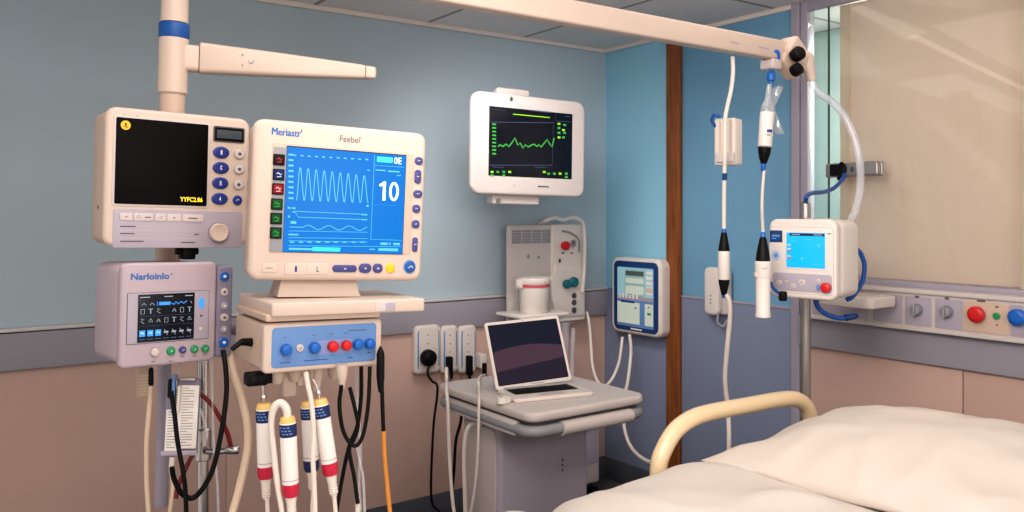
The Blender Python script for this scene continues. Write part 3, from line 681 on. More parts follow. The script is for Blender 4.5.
# ================================================================ sampling tubes and cables of the left stand
def K5(x, y): return (230 + x / 3.16, 350 + y / 3.16)
def K6(x, y): return (120 + x / 3.16, 350 + y / 3.16)
def PT(K, pts, d):
    out = []
    for i, q in enumerate(pts):
        dd = q[2] if len(q) > 2 else (d if not isinstance(d, (list, tuple)) else d[0] + (d[1]-d[0]) * i / (len(pts)-1))
        out.append(P(*K(q[0], q[1]), dd))
    return out
def sample_tube(label, top, bot, d, endm, tail, hang=None, hose=None):
    p, q = P(*K5(*top), d), P(*K5(*bot), d)
    v = q - p; L = v.length; roll = math.asin(-v.x / L)
    F = Frame(p, R(20), 0); F = Frame(p, 0, roll)
    t = thing('sampling_tube', label, 'medical tube', F, 'labelled tubes hanging under the control box')
    r = .0156
    m = MB(); m.lathe('palecap', [(.004, .004), (.0125, .003), (.0145, -.002), (.0147, -L*.06)], seg=24); m.build('cap', t, 'pale yellow cap')
    m = MB(); m.lathe('label', [(r*.98, -L*.05), (r, -L*.06), (r, -L*.83), (r*.98, -L*.84)], seg=24); m.build('barrel', t)
    m = MB(); m.lathe('navy', [(r+.0003, -L*.065), (r+.0005, -L*.07), (r+.0005, -L*.22), (r+.0003, -L*.225)], seg=24)
    for k_ in range(3):
        zz = -L * (.10 + .04 * k_)
        for j in range(3):
            a = R(-125 + 25 * j + 9 * k_); m.box('bluepnl', -.0025, .0025, -.0004, .0004, zz-.0012, zz+.0012, .0002, X=RZ(math.degrees(a) + 90) @ T(0, -(r+.0008), 0))
    m.build('blue_label', t, 'navy printed band')
    m = MB(); m.lathe('lav', [(r+.0003, -L*.775), (r+.0003, -L*.785)], seg=24); m.build('fill_line', t)
    m = MB(); m.lathe(endm, [(r*.98, -L*.83), (r+.0004, -L*.835), (r*.98, -L*.96), (r*.8, -L)], seg=24); m.build('end_cap', t, {'crimson': 'crimson end cap', 'navy': 'navy end cap'}[endm])
    pts = [F.inv(x) for x in PT(K5, tail, d)]
    m = MB(); m.lathe('hose', [(r*.72, -L*.985), (r*.55, -L*1.12), (r*.4, -L*1.28)], seg=16)
    for k_ in range(4): m.lathe('hose', [(r*.5, -L*(1.14+.03*k_)), (r*.6, -L*(1.15+.03*k_)), (r*.5, -L*(1.16+.03*k_))], seg=16)
    m.tube('hose', [(0, 0, -L*1.2)] + pts, .0042, 8); m.build('tail_line', t)
    if hang:
        m = MB(); m.tube('chrome', [F.inv(x) for x in PT(K5, hang, d)] + [(0, 0, .004)], .0028, 8); m.lathe('chrome', [(.005, .012), (.007, .016), (.005, .02)], seg=12); m.build('hanger', t, 'chrome hanger')
    if hose:
        m = MB(); m.tube('hose', [(0, 0, -.002)] + [F.inv(x) for x in PT(K5, hose, d)], [.0078] * 4 + [.006] * (len(hose) - 5) + [.0045, .0045], 12); m.build('hose', t, 'white hose bent over the cap')
    return t
sample_tube('white tube with crimson end hanging below the black clamp, leftmost of the tubes', (107, 174), (113, 405), 1.63, 'crimson', [(117, 470), (119, 530), (119, 600)], hang=[(104, 112)])
sample_tube('white tube with crimson end and a bent-over hose, nearest of the tubes', (182, 216), (193, 462), 1.57, 'crimson', [(198, 500), (202, 600)], hose=[(178, 186), (160, 168), (140, 182), (131, 226), (136, 300), (150, 420), (165, 520), (170, 600)])
sample_tube('white tube with a navy end cap behind the other tubes', (247, 168), (258, 382), 1.68, 'navy', [(262, 450), (258, 530), (256, 600)])
sample_tube('tilted white tube with crimson end, right of the tubes', (284, 160), (319, 394), 1.61, 'crimson', [(328, 450), (335, 530), (338, 600)], hang=[(262, 92), (276, 120)])
G = 'cables under the control box'
cable('white_hose', 'white hose from the box socket running down in front of the navy capped tube', 'hose', PT(K5, [(240, 70), (246, 110), (258, 170), (264, 260), (262, 340), (266, 430), (272, 600)], 1.582), .0048, 'hose', G)
cable('black_cable', 'black cable looping up again beside the orange tipped cord', 'cable', PT(K5, [(352, 112), (346, 180), (360, 262), (393, 303), (420, 270), (437, 170), (442, 52)], [1.66, 1.69]), .0042, 'black', G)
cable('black_cable', 'black cable crossing down to the lower left below the box', 'cable', PT(K5, [(415, 52), (414, 150), (402, 240), (375, 310), (352, 420), (336, 520), (330, 600)], 1.745), .0042, 'black', G)
cable('black_cable', 'black cable crossing down to the lower right below the box', 'cable', PT(K5, [(378, 118), (396, 190), (404, 240), (390, 285), (377, 318), (392, 400), (404, 485)], 1.715), .0042, 'black', G)
cable('white_hose', 'white end of the crossing black cable', 'hose', PT(K5, [(404, 483), (403, 520), (398, 600)], 1.72), .0055, 'hose', G)
cable('clear_tube', 'thin clear line hanging right of the black cables', 'tube', PT(K5, [(402, 305), (412, 360), (422, 420), (428, 600)], 1.74), .003, 'hoseclear', G)
cable('clear_tube', 'thin clear line hanging between the black cables and the tubes', 'tube', PT(K5, [(395, 60), (412, 300), (408, 420), (420, 600)], 1.78), .003, 'hoseclear', G)
# cord with plug at the right side of the control box
o = P(380.5, 356, 1.71); FO = Frame(o, 0)
t = thing('patch_cord', 'black and orange cord with black plug, right end of the control box', 'cord', FO)
m = MB(); m.lathe('black', [(.002, .02), (.006, .012), (.0085, .004), (.0085, -.045), (.0065, -.062), (.004, -.075)], seg=16); m.build('plug', t)
m = MB(); m.tube('black', [FO.inv(x) for x in PT(K5, [(480, 110), (482, 180), (485, 258)], 1.71)], .0042, 8); m.build('upper_cord', t, 'black upper cord')
m = MB(); m.tube('orange', [FO.inv(x) for x in PT(K5, [(485, 256), (488, 330), (497, 430), (506, 520), (512, 600)], 1.71)], .0046, 8); m.build('lower_cord', t, 'orange lower cord')
# white socket stubs under the box
t = thing('drip_funnel', 'white funnel spouts under the control box between tubes and black cables', 'funnel', Frame(P(342, 374.5, 1.68), 0))
FD = Frame(P(342, 374.5, 1.68), 0)
m = MB(); m.lathe('cream', [(.004, -.03), (.006, -.024), (.011, .0), (.012, .012), (.012, .02)], seg=16); m.build('spout', t)
m = MB(); m.lathe('cream', [(.006, -.04), (.008, -.03), (.012, .0), (.013, .02)], T(-.055, .03, 0) @ RY(6), seg=16); m.build('spout', t)
t = thing('tube_guide', 'flat white guide hanging under the control box behind the left tubes', 'holder', Frame(P(290, 378, 1.70), R(31)))
m = MB(); m.slab('cream', -.014, .014, -.04, .03, 0, .02, .006, .004); m.build('guide_body', t); m = MB(); m.slab('cream', .016, .03, -.02, .03, .004, .02, .004, .003); m.build('guide_tab', t)

# left cluster below the lower monitor
G = 'cables below the lower left monitor'
cable('black_cable', 'thick black cable sweeping in a loop below the lower left monitor', 'cable', PT(K6, [(326, 0), (334, 60), (336, 140), (320, 260), (290, 385), (240, 462), (200, 458), (172, 410), (164, 372)], [1.80, 1.72]), .0056, 'black', G)
cable('black_cable', 'black cable hanging straight down in front of the printed cards', 'cable', PT(K6, [(162, 130), (172, 200), (182, 290), (200, 390), (208, 470), (210, 600)], [1.70, 1.72]), .005, 'black', G)
cable('beige_hose', 'thick beige hose sweeping down left of the control box', 'hose', PT(K6, [(345, 15), (358, 70), (384, 150), (402, 240), (401, 320), (378, 430), (354, 520), (338, 600)], [1.84, 1.74]), .0085, 'tan', G)
cable('red_cable', 'dark red cable arching to the chrome cross clamp', 'cable', PT(K6, [(235, 125), (262, 145), (292, 176), (322, 226), (342, 270), (350, 306)], [1.85, 1.885]), .0052, 'redcbl', G)
cable('red_cable', 'dark red cable below the printed cards', 'cable', PT(K6, [(238, 318), (222, 345), (203, 385), (184, 432), (176, 470)], [1.88, 1.84]), .0052, 'redcbl', G)
cable('clear_tube', 'thin clear line right of the chrome pole', 'tube', PT(K6, [(290, 20), (292, 160), (296, 300), (308, 430), (312, 600)], 1.86), .003, 'hoseclear', G)
cable('clear_tube', 'thin clear line crossing the chrome pole', 'tube', PT(K6, [(240, 150), (256, 190), (270, 240), (276, 270)], 1.88), .0025, 'hoseclear', G)
o = P(*K6(98, 76), 1.80); FW = Frame(o, 0)
t = thing('monitor_lead', 'white cord with a black plug at the far left below the monitor', 'cord', FW, G)
m = MB(); m.lathe('black', [(.003, .014), (.0052, .01), (.0055, -.02), (.004, -.03)], seg=12); m.build('plug', t)
m = MB(); m.tube('tan', [FW.inv(x) for x in PT(K6, [(98, 112), (92, 190), (84, 290), (84, 410), (90, 520), (92, 600)], 1.80)], .005, 10); m.build('cord', t)
FX = Frame(P(*K6(78, 112), 1.84), R(30))
t = thing('connector_block', 'small ribbed cream connector block under the lower left monitor', 'connector', FX)
m = MB(); m.slab('cream2', -.016, .016, -.028, .046, 0, .03, .003, .002); m.build('block', t)
m = MB()
for k_ in range(7): m.box('tan', -.012, .012, -.0012, .001, -.022+.007*k_, -.0185+.007*k_, .0005)
m.build('ribs', t)
# printed cards in a holder
FH = Frame(P(*K6(188, 330), 1.80), R(14), R(3))
t = thing('card_holder', 'clear grey holder with two printed cards hanging below the lower left monitor', 'card holder', FH)
def hx(cx): return (cx - 188) / 3.16 * 1.8 / FPX
def hz(cy): return (330 - cy) / 3.16 * 1.8 / FPX
m = MB(); m.slab('lavdk', hx(136), hx(238), hz(330), hz(95), .004, .02, .004, .003); m.slab('lav', hx(132), hx(240), hz(334), hz(318), -.003, .02, .003, .002); m.build('holder', t)
for (a0, a1, b0, b1, y) in ((142, 184, 320, 188, 0), (182, 236, 312, 112, -.001)):
    m = MB(); m.slab('label', hx(a0), hx(a1), hz(b0), hz(b1), y, y+.003, .002, .001)
    n_ = int((b0 - b1) / 9)
    for i in range(n_):
        zz = hz(b1 + 8 + i * 8.6); lw = .8 if i % 4 else .45
        m.ribbon('print', [(hx(a0 + 5), zz), (hx(a0 + 5 + (a1 - a0 - 10) * lw), zz)], .0011, y-.0003)
    m.build('printed_card', t)
m = MB(); m.box('steel', hx(176), hx(224), -.006, .004, hz(97), hz(88), .001); m.tube('chrome', [(hx(170), -.004, hz(150)), (hx(168), -.006, hz(100)), (hx(172), -.004, hz(70)), (hx(175), 0, hz(40))], .0025, 8); m.build('clip', t, 'chrome clip')
m = MB(); m.box('black', hx(143), hx(158), -.004, .012, hz(150), hz(95), .002); m.build('black_grip', t)
m = MB(); m.cyl('bluepnl', (hx(163), -.012, hz(195)), (hx(161), -.012, hz(75)), .0035); m.cyl('hose', (hx(178), -.010, hz(190)), (hx(178), -.010, hz(110)), .004); m.build('pen', t, 'slim blue and white sticks')
m = MB(); m.lathe('hose', [(.0045, hz(385)), (.006, hz(375)), (.006, hz(338))], T(hx(166), .004, 0), 12); m.tube('tan', [(hx(166), .004, hz(382)), (hx(172), .004, hz(430)), (hx(170), .004, hz(490)), (hx(160), .004, hz(600))], .0042, 8); m.build('tail_hose', t)

# ================================================================ middle of the room
# ---- wall monitor
def K8(x, y): return (455 + x / 3.531, 70 + y / 3.531)
o = P(471, 194, 3.70); FM = Frame(o, R(33), R(.9))
wm, _ = FM.at(*K8(460, 300)); hm = FM.at(*K8(66, 70))[1]
t = thing('wall_monitor', 'pale monitor on the wall showing a green trace on a dark screen', 'medical monitor', FM)
m = MB(); m.slab('softwhite', 0, wm, 0, hm, 0, .035, .05, .014, seg=5, cseg=8); m.slab('softwhite', .03, wm-.03, .03, hm-.03, .034, .085, .05, .02); m.build('casing', t)
a = fr_rect(FM, K8, (123, 129), (410, 384)); sw, sh = a[1]-a[0], a[3]-a[2]
scr = MB(); scr.slab('black', a[0]-.003, a[1]+.003, a[2]-.003, a[3]+.003, -.001, .003, .003, .0005); scr.slab('screendk', a[0], a[1], a[2], a[3], -.002, .003, .002, .0005)
Y = -.0026
def q8(cx, cy): return FM.at(*K8(cx, cy), Y)
scr.ribbon('dimline', [q8(125, 184), q8(348, 186), q8(343, 336), q8(122, 336)], .003, Y); scr.ribbon('dimline', [q8(357, 150), q8(355, 180), q8(410, 183)], .002, Y)
wav = MB(); wav.ribbon('green', [q8(*q) for q in ((152, 270), (160, 264), (168, 270), (180, 262), (190, 270), (200, 258), (211, 240), (222, 265), (230, 258), (240, 276), (248, 264), (258, 272), (270, 265), (280, 262), (288, 270), (296, 264), (304, 272), (312, 262), (325, 246), (335, 262), (342, 272), (350, 240))], .007, Y-.0005); m = scr
b_ = fr_rect(FM, K8, (205, 154), (335, 170), Y); m.rect('lime', *b_, Y-.0004)
for i in range(9):
    b_ = fr_rect(FM, K8, (131, 188 + i * 13), (145, 195 + i * 13), Y); m.rect('green', *b_, Y-.0004)
for i, (cx, cy) in enumerate(((126, 360), (146, 360), (167, 360), (188, 360), (126, 372), (167, 372), (310, 360), (325, 366), (346, 366), (366, 366), (388, 366), (388, 378), (362, 190), (382, 194), (362, 205), (378, 212), (362, 222), (382, 222), (362, 238), (378, 238))):
    b_ = fr_rect(FM, K8, (cx, cy - 4), (cx + 10, cy + 4), Y); m.rect('green' if i % 3 else 'lime', *b_, Y-.0004)
for cx, cy, wd in ((128, 140, 52), (262, 146, 80), (362, 150, 40), (388, 164, 18), (132, 343, 40), (282, 344, 40)):
    b_ = fr_rect(FM, K8, (cx, cy - 2), (cx + wd, cy + 2), Y); m.rect('dimline', *b_, Y-.0004)
scro = scr.build('screen', t, 'dark screen with green readings'); wav.build('waveform', scro, 'jagged green trace')
x, z = FM.at(*K8(199, 103)); m = MB(); m.oval('dgrey', x, 0, z, .008, .011, .002); m.build('sensor', t, 'dark round sensor')
x, z = FM.at(*K8(292, 411)); m = MB(); m.ribbon('print', [(x, z), (x+.065, z)], .007, -.0006); m.build('marking', t); m = MB(); m.ribbon('lav', [(x-.14, z), (x-.125, z)], .006, -.0006); m.build('marking', t)
x, z = FM.at(*K8(145, 455)); x1_, z1_ = FM.at(*K8(312, 460))
m = MB(); m.slab('softwhite', x, x1_, -.042, .02, .03, .09, .012, .008); m.lathe('steel', [(.012, 0), (.012, .006)], FRONT(x+.03, .031, z-.008), 14); m.build('lower_bracket', t)
x, z = FM.at(*K8(180, 50), .12); m = MB(); m.slab('softwhite', x-.09, x+.10, hm-.05, hm+.04, .06, .16, .015, .01, taper=.02); m.build('upper_bracket', t)
pw = FL.inv(FM.pt(wm*.62, .08, hm*.45))
dist = -pw.y                                    # distance from the wall
m = MB(); Xl = FM.I @ FL.M
m.cyl('softwhite', Xl @ Vector((pw.x, pw.y-.02, pw.z)), Xl @ Vector((pw.x+.02, -.03, pw.z)), .04)
m.slab('softwhite', pw.x-.09, pw.x+.13, pw.z-.12, pw.z+.12, -.035, -.001, .02, .006, X=Xl); m.build('wall_arm', t)

# ---- wall outlet units with plugs
o = P(531, 414.8, 2.78); FCt = Frame((o.x, o.y, 0), A); ZT = .87
def over_edge(px_, hang, r_):                   # a cable lying over the left edge of the cart top and hanging down
    def ysolve(x, pxx):
        lo, hi = -.2, .9
        for _ in range(40):
            md = (lo + hi) / 2; v = FCt.pt(x, md, 0)
            if 512 + v.x / v.y * FPX > pxx: lo = md
            else: hi = md
        return lo
    y0 = ysolve(0, px_); out = []
    for x, z in ((.10, ZT + .035), (.04, ZT + r_ + .002), (.010, ZT + r_), (-r_ - .008, ZT - .010)): out.append(FCt.pt(x, ysolve(x, px_), z))
    for pxx, z in hang: out.append(FCt.pt(-r_ - .016, ysolve(-r_ - .016, pxx), z))
    return out
def wall_outlet(x0p, x1p, ytop, ybot, label):
    ax, az = FL.at(x0p, ytop, -.05); bx, bz = FL.at(x1p, ybot, -.05)
    zt, zb = (az, bz)
    F = Frame(FL.pt((ax+bx)/2, 0, zb), A); w_ = (bx - ax)/2; h_ = zt - zb
    t = thing('wall_outlet', label, 'wall outlet', F, 'outlet units on the wall behind the cart')
    m = MB(); m.slab('white', -w_+.001, w_-.001, 0, h_, -.05, 0, .025, .012); m.build('housing', t)
    m = MB(); m.slab('bluepnl', -w_+.014, w_-.010, .02, h_-.018, -.0512, -.04, .02, .001); m.slab('white', -w_+.022, w_-.016, .012, h_-.010, -.0522, -.04, .015, .001); m.build('face_plate', t)
    m = MB()
    for k_, zz in enumerate((.45, .62, .8)): m.oval('print', 0, -.0522, h_*zz, .004, .003, .0006)
    m.build('indicator_dots', t)
    return F, w_, h_
U = []
for x0p, x1p, lb in ((415, 441, 'wide white outlet unit on the wall with a round black plug'), (441.3, 458.5, 'white outlet unit in the middle, slim black plug with white cable'), (459, 477, 'white outlet unit on the right, slim black plug without visible cable')):
    U.append(wall_outlet(x0p, x1p, 326.5, 372, lb))
def bkw(y, px, py): x, z = FL.at(px, py, y); return FL.pt(x, y, z)
p = bkw(-.054, 427, 357.5); F = Frame(p, A)
t = thing('power_plug', 'round black plug with a black cord in the left outlet unit', 'plug', F)
m = MB(); m.lathe('black', [(.040, 0), (.042, .006), (.040, .03), (.03, .042), (.02, .046)], RX(90), 24); m.build('plug_body', t)
m = MB(); m.tube('black', [(0, -.03, -.03)] + [F.inv(P(*q, 4.02)) for q in ((427.5, 373), (432, 381), (437, 385), (437, 398), (434, 420), (432, 455), (431, 490), (433, 505), (440, 512))], .006, 8); m.build('cord', t)
p = bkw(-.054, 447.5, 366); F = Frame(p, A)
t = thing('power_plug', 'slim black plug with a white cable hanging over the cart edge', 'plug', F)
m = MB(); m.slab('black', -.014, .014, -.06, .05, -.035, 0, .005, .006); m.cyl('black', (0, -.02, -.06), (0, -.02, -.09), .009, .006); m.build('plug_body', t)
m = MB(); m.tube('hose', [(0, -.02, -.085)] + [F.inv(q) for q in over_edge(446.5, ((448, .80), (449.5, .62), (453, .44), (460, .3)), .0075)], .007, 8); m.build('cord', t, 'white cable')
p = bkw(-.054, 467.5, 365); F = Frame(p, A)
t = thing('power_plug', 'slim black plug in the right outlet unit', 'plug', F)
m = MB(); m.slab('black', -.013, .013, -.05, .05, -.035, 0, .005, .006); m.cyl('black', (0, -.02, -.05), (0, -.02, -.08), .009, .005); m.tube('black', [(0, -.02, -.07), (0, -.015, -.12), (-.02, -.01, -.2)], .005, 8); m.build('plug_body', t)
p = bkw(-.05, 480.5, 360); F = Frame(p, A)
t = thing('charger', 'small white charger with thin white cables left of the laptop', 'charger', F)
m = MB(); m.slab('white', -.02, .02, -.04, .035, -.03, .038, .008, .006); m.build('charger_body', t)
m = MB(); m.slab('black', -.010, .010, -.08, -.01, -.046, -.028, .004, .004); m.build('charger_plug', t, 'black plug')
m = MB(); m.tube('hose', [(0, -.037, -.07)] + [F.inv(q) for q in over_edge(479, ((478.5, .76), (477.5, .66), (474, .52), (466, .36)), .006)], .0055, 8)
m.tube('hose', [(.004, -.037, -.07)] + [F.inv(P(*q)) for q in ((484, 381, 3.85), (483, 386, 3.7), (481, 388, 3.5))], .004, 8); m.build('charger_cable', t)

# ---- cart
o = P(531, 414.8, 2.78); FCt = Frame((o.x, o.y, 0), A); ZT = .87
cw, cdp = .55, .64
t = thing('equipment_cart', 'pale grey rolling cart carrying the laptop', 'cart', FCt)
m = MB(); m.slab('softwhite', 0, cw, 0, cdp, ZT-.034, ZT, .05, .012, 'z', cseg=8); m.build('top', t)
m = MB(); m.slab('dgrey', .02, cw-.02, .02, cdp-.02, ZT-.05, ZT-.03, .04, .003, 'z'); m.build('under_frame', t, 'dark recess under the top')
zr = ZT - .068
m = MB(); rr = rr_pts(cw - .022, cdp - .03, .055, 6); rr = [(a + cw/2, b + cdp/2, zr) for a, b in rr]
m.tube('grey', rr + [rr[0]], .0205, 12, smooth=False); m.build('bumper_rail', t, 'grey bumper rail')
m = MB(); m.tube('softwhite', [(.14, .014, zr-.002), (.47, .014, zr-.002)], .0255, 16, smooth=False); m.build('handle', t, 'pale handle sleeve')
m = MB(); m.box('softwhite', -.004, .024, .09, cdp-.07, zr-.026, zr+.026, .008); m.build('side_beam', t)
m = MB(); m.slab('softwhite', .04, cw-.03, .06, cdp-.04, ZT-.085, ZT-.048, .03, .004, 'z'); m.build('shelf_tray', t)
m = MB(); m.slab('lav', .064, .498, .28, .54, .10, ZT-.08, .022, .008, 'z'); m.build('pedestal', t)
m = MB()
for k_ in range(3): x, z = FCt.at(562.5, 460 + k_ * 5, .28); m.oval('dgrey', x, .28, z, .004, .0055, .001)
m.build('vent_dots', t)
m = MB(); m.slab('grey', .060, .066, 0, 1, 0, 1) if False else None
m.slab('softwhite', .30, .52, .25, .74, .058, .066, .03, .003, 'x'); m.build('side_panel', t)
m = MB(); m.slab('dgrey', .03, .51, .16, .58, .07, .11, .05, .01, 'z'); m.build('base', t)
for x in (.07, .47):
    for y in (.19, .54):
        m = MB(); m.lathe('black', [(.034, -.012), (.036, -.009), (.036, .009), (.034, .012)], T(x, y, .036) @ RY(90), 16); m.box('dgrey', x-.014, x+.014, y-.012, y+.012, .05, .075, .003); m.build('caster', t)
cable('white_hose', 'white cable loop beside the cart pedestal', 'cable', PT(lambda a, b: (a, b), [(482, 424), (472, 424), (466, 434), (464, 460), (465, 500), (466, 540)], 3.12), .008, 'hose')
cable('black_cable', 'black cord hanging behind the cart below the outlet units', 'cable', PT(lambda a, b: (a, b), [(462, 395), (461, 420), (456, 440), (454, 470), (452, 500), (455, 530)], 3.75), .007, 'black')

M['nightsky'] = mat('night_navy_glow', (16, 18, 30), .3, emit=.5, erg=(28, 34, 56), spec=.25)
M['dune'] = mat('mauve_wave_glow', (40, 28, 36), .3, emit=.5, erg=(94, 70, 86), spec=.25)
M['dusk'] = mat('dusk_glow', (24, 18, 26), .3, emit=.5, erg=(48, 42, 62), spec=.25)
# ---- laptop and mouse
o = P(496.5, 387.5, 3.10); FLp = Frame((o.x, o.y, ZT + .0005), R(24))
t = thing('laptop', 'open laptop with white frame and dark screen on the cart', 'laptop', FLp)
LW, LD = .322, .175
m = MB(); m.slab('white', 0, LW, -LD, 0, 0, .015, .012, .004, 'z'); m.build('base', t)
kb = MB(); kb.slab('dgrey', .03, LW-.03, -.108, -.012, .0148, .0154, .003, .0003, 'z')
for r_ in range(5):
    for c_ in range(13):
        x0 = .033 + c_ * .0194; y0 = -.105 + r_ * .018; kb.slab('black', x0, x0+.0168, y0, y0+.0152, .0152, .0172, .002, .0006, 'z', 1, cseg=1)
kb.build('keyboard', t, 'black keyboard')
m = MB(); m.slab('pale', .11, .21, -.165, -.115, .0148, .0154, .004, .0003, 'z'); m.build('touchpad', t)
Xd = T(0, 0, .012) @ RY(-2.5) @ RX(-22)
m = MB(); m.slab('white', 0, LW, 0, .262, 0, .008, .012, .003, X=Xd); m.build('lid', t)
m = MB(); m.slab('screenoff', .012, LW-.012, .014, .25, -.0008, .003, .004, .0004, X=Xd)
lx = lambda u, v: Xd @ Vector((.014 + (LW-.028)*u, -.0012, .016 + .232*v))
for mm, top_, bot_ in (('nightsky', lambda u: 1, lambda u: .52 + .10*math.sin(u*2.6+.3)), ('dune', lambda u: .52 + .10*math.sin(u*2.6+.3), lambda u: .22 + .12*u), ('dusk', lambda u: .22 + .12*u, lambda u: 0)):  # three emissive colour bands across the laptop screen
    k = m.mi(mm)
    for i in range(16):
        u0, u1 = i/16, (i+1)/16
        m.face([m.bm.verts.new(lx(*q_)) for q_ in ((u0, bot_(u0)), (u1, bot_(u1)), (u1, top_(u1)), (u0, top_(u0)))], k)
m.build('screen', t, 'dark screen with a mauve wave band')
m = MB(); m.oval('dgrey', LW/2, 0, .256, .002, .002, .0006, X=Xd); m.box('lav', LW*.45, LW*.62, -.0012, 0, .006, .009, .0003, X=Xd); m.build('camera_dot', t)
m = MB(); m.cyl('grey', (.03, .002, .014), (LW-.03, .002, .014), .006); m.build('hinge', t)
o = P(504, 394.5, 2.96); FMs = Frame((o.x, o.y, ZT + .0005), R(-20))
t = thing('computer_mouse', 'small white mouse on the cart beside the laptop', 'mouse', FMs)
m = MB(); k = m.mi('white'); rings = []
for z, sc in ((0, .9), (.004, 1), (.012, .96), (.02, .8), (.025, .5), (.0265, .15)):
    rings.append([Vector((math.cos(a_)*.026*sc, math.sin(a_)*.045*sc + (1-sc)*.004, z)) for a_ in [2*math.pi*i/24 for i in range(24)]])
m.loft(rings, k); m.build('mouse_body', t)
m = MB(); m.cyl('grey', (-.003, -.024, .0225), (.003, -.024, .0225), .004); m.build('scroll_wheel', t)

# ---- wall machine with canister
def K9(x, y): return (500 + x / 3.655, 210 + y / 3.655)
o = P(509.6, 319, 4.30); FW_ = Frame((o.x, o.y, .965), A)
pw = FL.inv(Vector((o.x, o.y, 0))); dep = -pw.y
wq = FW_.at(*K9(312, 200))[0]; hq = FW_.at(*K9(40, 55))[1]
xm = FW_.at(*K9(190, 100))[0]
t = thing('wall_treatment_unit', 'white wall mounted unit with vent slots, red and teal knobs in the corner', 'medical unit', FW_)
m = MB(); m.slab('softwhite', 0, xm+.01, 0, hq, .012, .04, .018, .01); m.slab('softwhite', .10, xm+.01, .01, hq-.01, .035, dep-.001, .018, .01); m.build('left_housing', t)
m = MB(); m.slab('white', xm, wq, -.01, hq, 0, dep-.001, .016, .008); m.build('right_housing', t)
m = MB()
for i in range(5):
    x0, z1 = FW_.at(*K9(43, 74 + i*10), .012); x1, z0 = FW_.at(*K9(187, 80 + i*10), .012)
    for j in range(4): m.box('grey', x0 + (x1-x0)*j/4, x0 + (x1-x0)*(j+.93)/4, .0105, .014, z0, z1, .001)
m.build('vent_grille', t)
m = MB(); k = m.mi('white')
pl = [(206, 200), (300, 205), (312, 385), (206, 392), (190, 330), (190, 250)]
pp = [FW_.at(*K9(*q), -.012) for q in pl][::-1]
m.loft([[Vector((a_, 0.002, b_)) for a_, b_ in pp], [Vector((a_, -.010, b_)) for a_, b_ in pp], [Vector((a_*.96 + .04*sum(p_[0] for p_ in pp)/6, -.014, b_*.96 + .04*sum(p_[1] for p_ in pp)/6)) for a_, b_ in pp]], k); m.build('lower_cover', t)
for cx, cy, mm, r_ in ((232, 130, 'red', .024), (232, 269, 'teal', .024), (256, 262, 'teal', .028)):
    x, z = FW_.at(*K9(cx, cy)); m = MB(); m.lathe(mm, [(r_*.8, -.002), (r_*.8, .012), (r_, .014), (r_, .03), (r_*.8, .036)], FRONT(x, 0 if mm == 'red' else -.012, z), 18); m.build('knob', t, mm + ' knob')
m = MB(); x, z = FW_.at(*K9(266, 122)); m.oval('grey', x, 0, z, .018, .022, .012); m.oval('dgrey', x-.004, -.01, z+.004, .007, .01, .004); m.build('gauge', t)
for cy in (312, 337, 365):
    x, z = FW_.at(*K9(264, cy)); m = MB(); m.lathe('dgrey', [(.016, 0), (.016, .006), (.010, .008), (.010, .014)], FRONT(x, -.012, z), 14); m.build('port', t)
m = MB()
for cx, cy in ((230, 157), (262, 158)): x, z = FW_.at(*K9(cx, cy)); m.ribbon('print', [(x-.012, z), (x+.012, z)], .007, -.0006)
for cx, cy in ((218, 378), (218, 185)): x, z = FW_.at(*K9(cx, cy)); m.oval('dgrey', x, -.012 if cy > 200 else 0, z, .008, .012, .004)
x, z = FW_.at(*K9(108, 170)); m.oval('grey', x, .012, z, .009, .011, .004); x, z = FW_.at(*K9(146, 173)); m.oval('grey', x, .012, z, .008, .008, .003)
m.build('fittings', t)
x, z = FW_.at(*K9(225, 76)); x1, z1 = FW_.at(*K9(285, 84)); m = MB(); m.tube('grey', [(x, -.003, z), ((x+x1)/2, -.008, z-.012), (x1, -.006, z-.05), (x1+.005, -.004, z-.12)], .005, 8); m.build('inlet_line', t)
m = MB(); m.slab('white', -.085, xm-.05, -.22, .014, .058, .075, .02, .005, 'z'); m.box('softwhite', .03, .06, -.16, .014, .025, .06, .004); m.build('tray', t, 'white fold-out tray')
x, z = FW_.at(*K9(268, 420)); m = MB(); m.lathe('softwhite', [(.01, -.045), (.016, -.04), (.016, -.012), (.03, -.008), (.03, 0), (.014, .002), (.014, .03)], T(x, .05, z+.03), 14); m.cyl('softwhite', (x-.04, .05, z+.0), (x+.05, .05, z+.01), .008); m.build('valve', t)
cable('white_hose', 'white hose looping over the top of the wall unit', 'hose', [FW_.pt(x, y, z) for x, y, z in [(FW_.at(*K9(158, 52), .02)[0], .06, hq+.002)] + [(FW_.at(*K9(cx, cy), -.03)[0], -.03, FW_.at(*K9(cx, cy), -.03)[1]) for cx, cy in ((170, 38), (200, 28), (232, 36), (265, 28), (298, 42), (308, 80), (308, 200), (300, 300))]], .011, 'white')
cable('white_hose', 'white hose curving down from the wall unit into the corner', 'hose', [P(586.5, 312, 4.64), P(589, 322, 4.62), P(591, 345, 4.58), P(592.5, 365, 4.5), P(597, 380, 4.42), P(604, 386, 4.38), P(612, 379, 4.38), P(619, 362, 4.42), P(622.5, 337, 4.47)], .008, 'hose')
cable('clear_tube', 'clear drain tube below the wall unit', 'tube', [P(*K9(268, 432), 4.52), P(*K9(266, 480), 4.5), P(572, 365, 4.48), P(572, 400, 4.45)], .012, 'hoseclear')
cable('clear_tube', 'wide clear sleeve hanging left of the drain tube', 'tube', [P(*K9(235, 412), 4.50), P(*K9(237, 470), 4.5), P(564, 362, 4.48)], .022, 'hoseclear')
o = FW_.pt(FW_.at(*K9(124, 300), -.13)[0], -.13, .0755); FK = Frame(o, A)
t = thing('canister', 'white canister with a red band standing on the wall unit tray', 'canister', FK)
rk = .078; hk = .178
